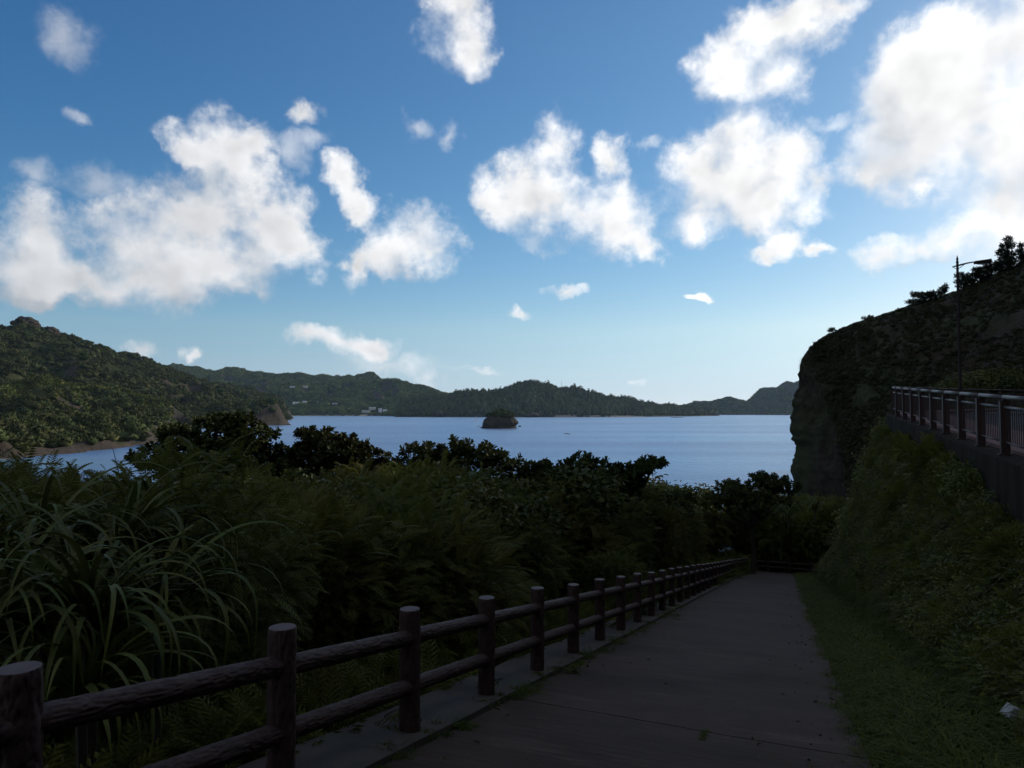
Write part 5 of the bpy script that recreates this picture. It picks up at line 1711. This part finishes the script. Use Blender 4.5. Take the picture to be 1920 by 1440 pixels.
# ---- growth across the road, below the lamp
for i, (px, py, k) in enumerate([(1800,722,1.3),(1818,716,1.5),(1838,712,1.6),(1858,716,1.5),(1880,712,1.7),(1902,715,1.7),(1780,728,1.1),(1918,722,1.6),(1870,728,1.4)]):
    q = P(px, py + 14, 47 + (i % 3))
    o = empty('roadside_shrub', q, i * 1.1); tag(o, 'leafy roadside shrub beyond the railing, %s from the left in its row' % ordn[i].replace('nearest', 'first'), 'shrub', 'shrubs across the upper road')
    srcs = list(SRC['bank_bush'][0].objects)
    for j in range(3): link('foliage', srcs[(i + j) % 4].data, o, (.5 * math.cos(j * 2.1) * k, .5 * math.sin(j * 2.1) * k, 0), (0, 0, j), k * 1.15)
    mb = MB(); mb.tube([(0, 0, -1.5), (0, 0, .5)], [.05, .02], 5); link('stems', mb.mesh('stems', [M['bark']]), o)

# ------------------------------------------------------------------ street lamp
lb = P(1801.5, 770, 35.5); lz = float(zroad(toST(lb.x, lb.y)[0]))
lamp = empty('street_lamp', (lb.x, lb.y, lz)); tag(lamp, 'dark street lamp with finial and single arm beyond the railing', 'street lamp')
ht = P(1797, 497, 35.5).z - lz
mb = MB(); mb.tube([(0, 0, 0), (0, 0, .5), (0, 0, .55), (0, 0, ht + .1)], [.10, .10, .075, .055], 12); link('pole', mb.mesh('pole', [M['lamp_metal']], True), lamp)
mb = MB(); mb.tube([(0, 0, ht + .1), (0, 0, ht + .16), (0, 0, ht + .2), (0, 0, ht + .28), (0, 0, ht + .33), (0, 0, ht + .50)], [.055, .075, .035, .055, .045, .004], 10); link('finial', mb.mesh('finial', [M['lamp_metal']], True), lamp)
ax = 1.0
mb = MB()
mb.tube([(-.27, 0, -.10 + ht), (0, 0, -.03 + ht), (.5, 0, .10 + ht), (.92, 0, .17 + ht)], [.02, .045, .035, .03], 8)
mb.tube([(-.20, 0, -.12 + ht), (0, 0, -.22 + ht), (.38, 0, .05 + ht)], [.015, .02, .015], 6)
link('arm', mb.mesh('arm', [M['lamp_metal']], True), lamp)
mb = MB()
hv = [(.86, -.08, .05), (1.62, -.16, .10), (1.64, -.13, .30), (.88, -.06, .20)]
mb.add([(x, y, z + ht) for x, y, z in hv] + [(x, -y, z + ht) for x, y, z in hv], [(0, 1, 2, 3), (7, 6, 5, 4), (0, 4, 5, 1), (1, 5, 6, 2), (2, 6, 7, 3), (3, 7, 4, 0)])
head = link('lamp_head', mb.mesh('lamp_head', [M['lamp_metal']]), lamp)
mb = MB(); mb.box((1.28, 0, .062 + ht), (.22, .09, .025)); link('lens', mb.mesh('lens', [M['lamp_glass']]), head)

# ------------------------------------------------------------------ foam line near the cliff
fv, ff = [], []
for j in range(3):
    b0 = len(fv)
    for i in range(40):
        px = 1438 + i * 1.15 + j * 4; py = 884 + j * 1.6 + 1.2 * float(fbm(i * .25, j * 3.0, 0, 3))
        Yq = CAMZ * F / (py - 770.0); q = P(px, py, Yq); w_ = .5 + .5 * float(vnoise(i * .7, j))
        fv += [(q.x, q.y - w_, .03), (q.x, q.y + w_, .03)]
        if i: c = b0 + 2 * i; ff.append((c - 2, c, c + 1, c - 1))
tag(link('foam_line', mesh_np('foam_line', fv, np.array(ff), [M['foam']])), 'thin pale foam line on the water beside the cliff', 'foam', kind='stuff')

# ------------------------------------------------------------------ haze over the bay
def haze_box(density):
    me = mesh_np('haze', [(x, y, z) for z in (-6, 300) for x, y in ((-8000, -600), (8000, -600), (8000, 9000), (-8000, 9000))],
                 np.array([(3, 2, 1, 0), (4, 5, 6, 7), (0, 1, 5, 4), (1, 2, 6, 5), (2, 3, 7, 6), (3, 0, 4, 7)]))
    m = bpy.data.materials.new('haze'); m.use_nodes = True
    t = m.node_tree; t.nodes.remove(t.nodes['Principled BSDF'])
    pv = t.nodes.new('ShaderNodeVolumePrincipled')
    pv.inputs['Color'].default_value = (.50, .72, 1.0, 1); pv.inputs['Density'].default_value = density; pv.inputs['Anisotropy'].default_value = .3
    t.links.new(pv.outputs[0], t.nodes['Material Output'].inputs['Volume'])
    me.materials.append(m)
    tag(link('haze', me), 'thin pale sea haze over the bay', 'haze', kind='stuff')
haze_box(0.000025)
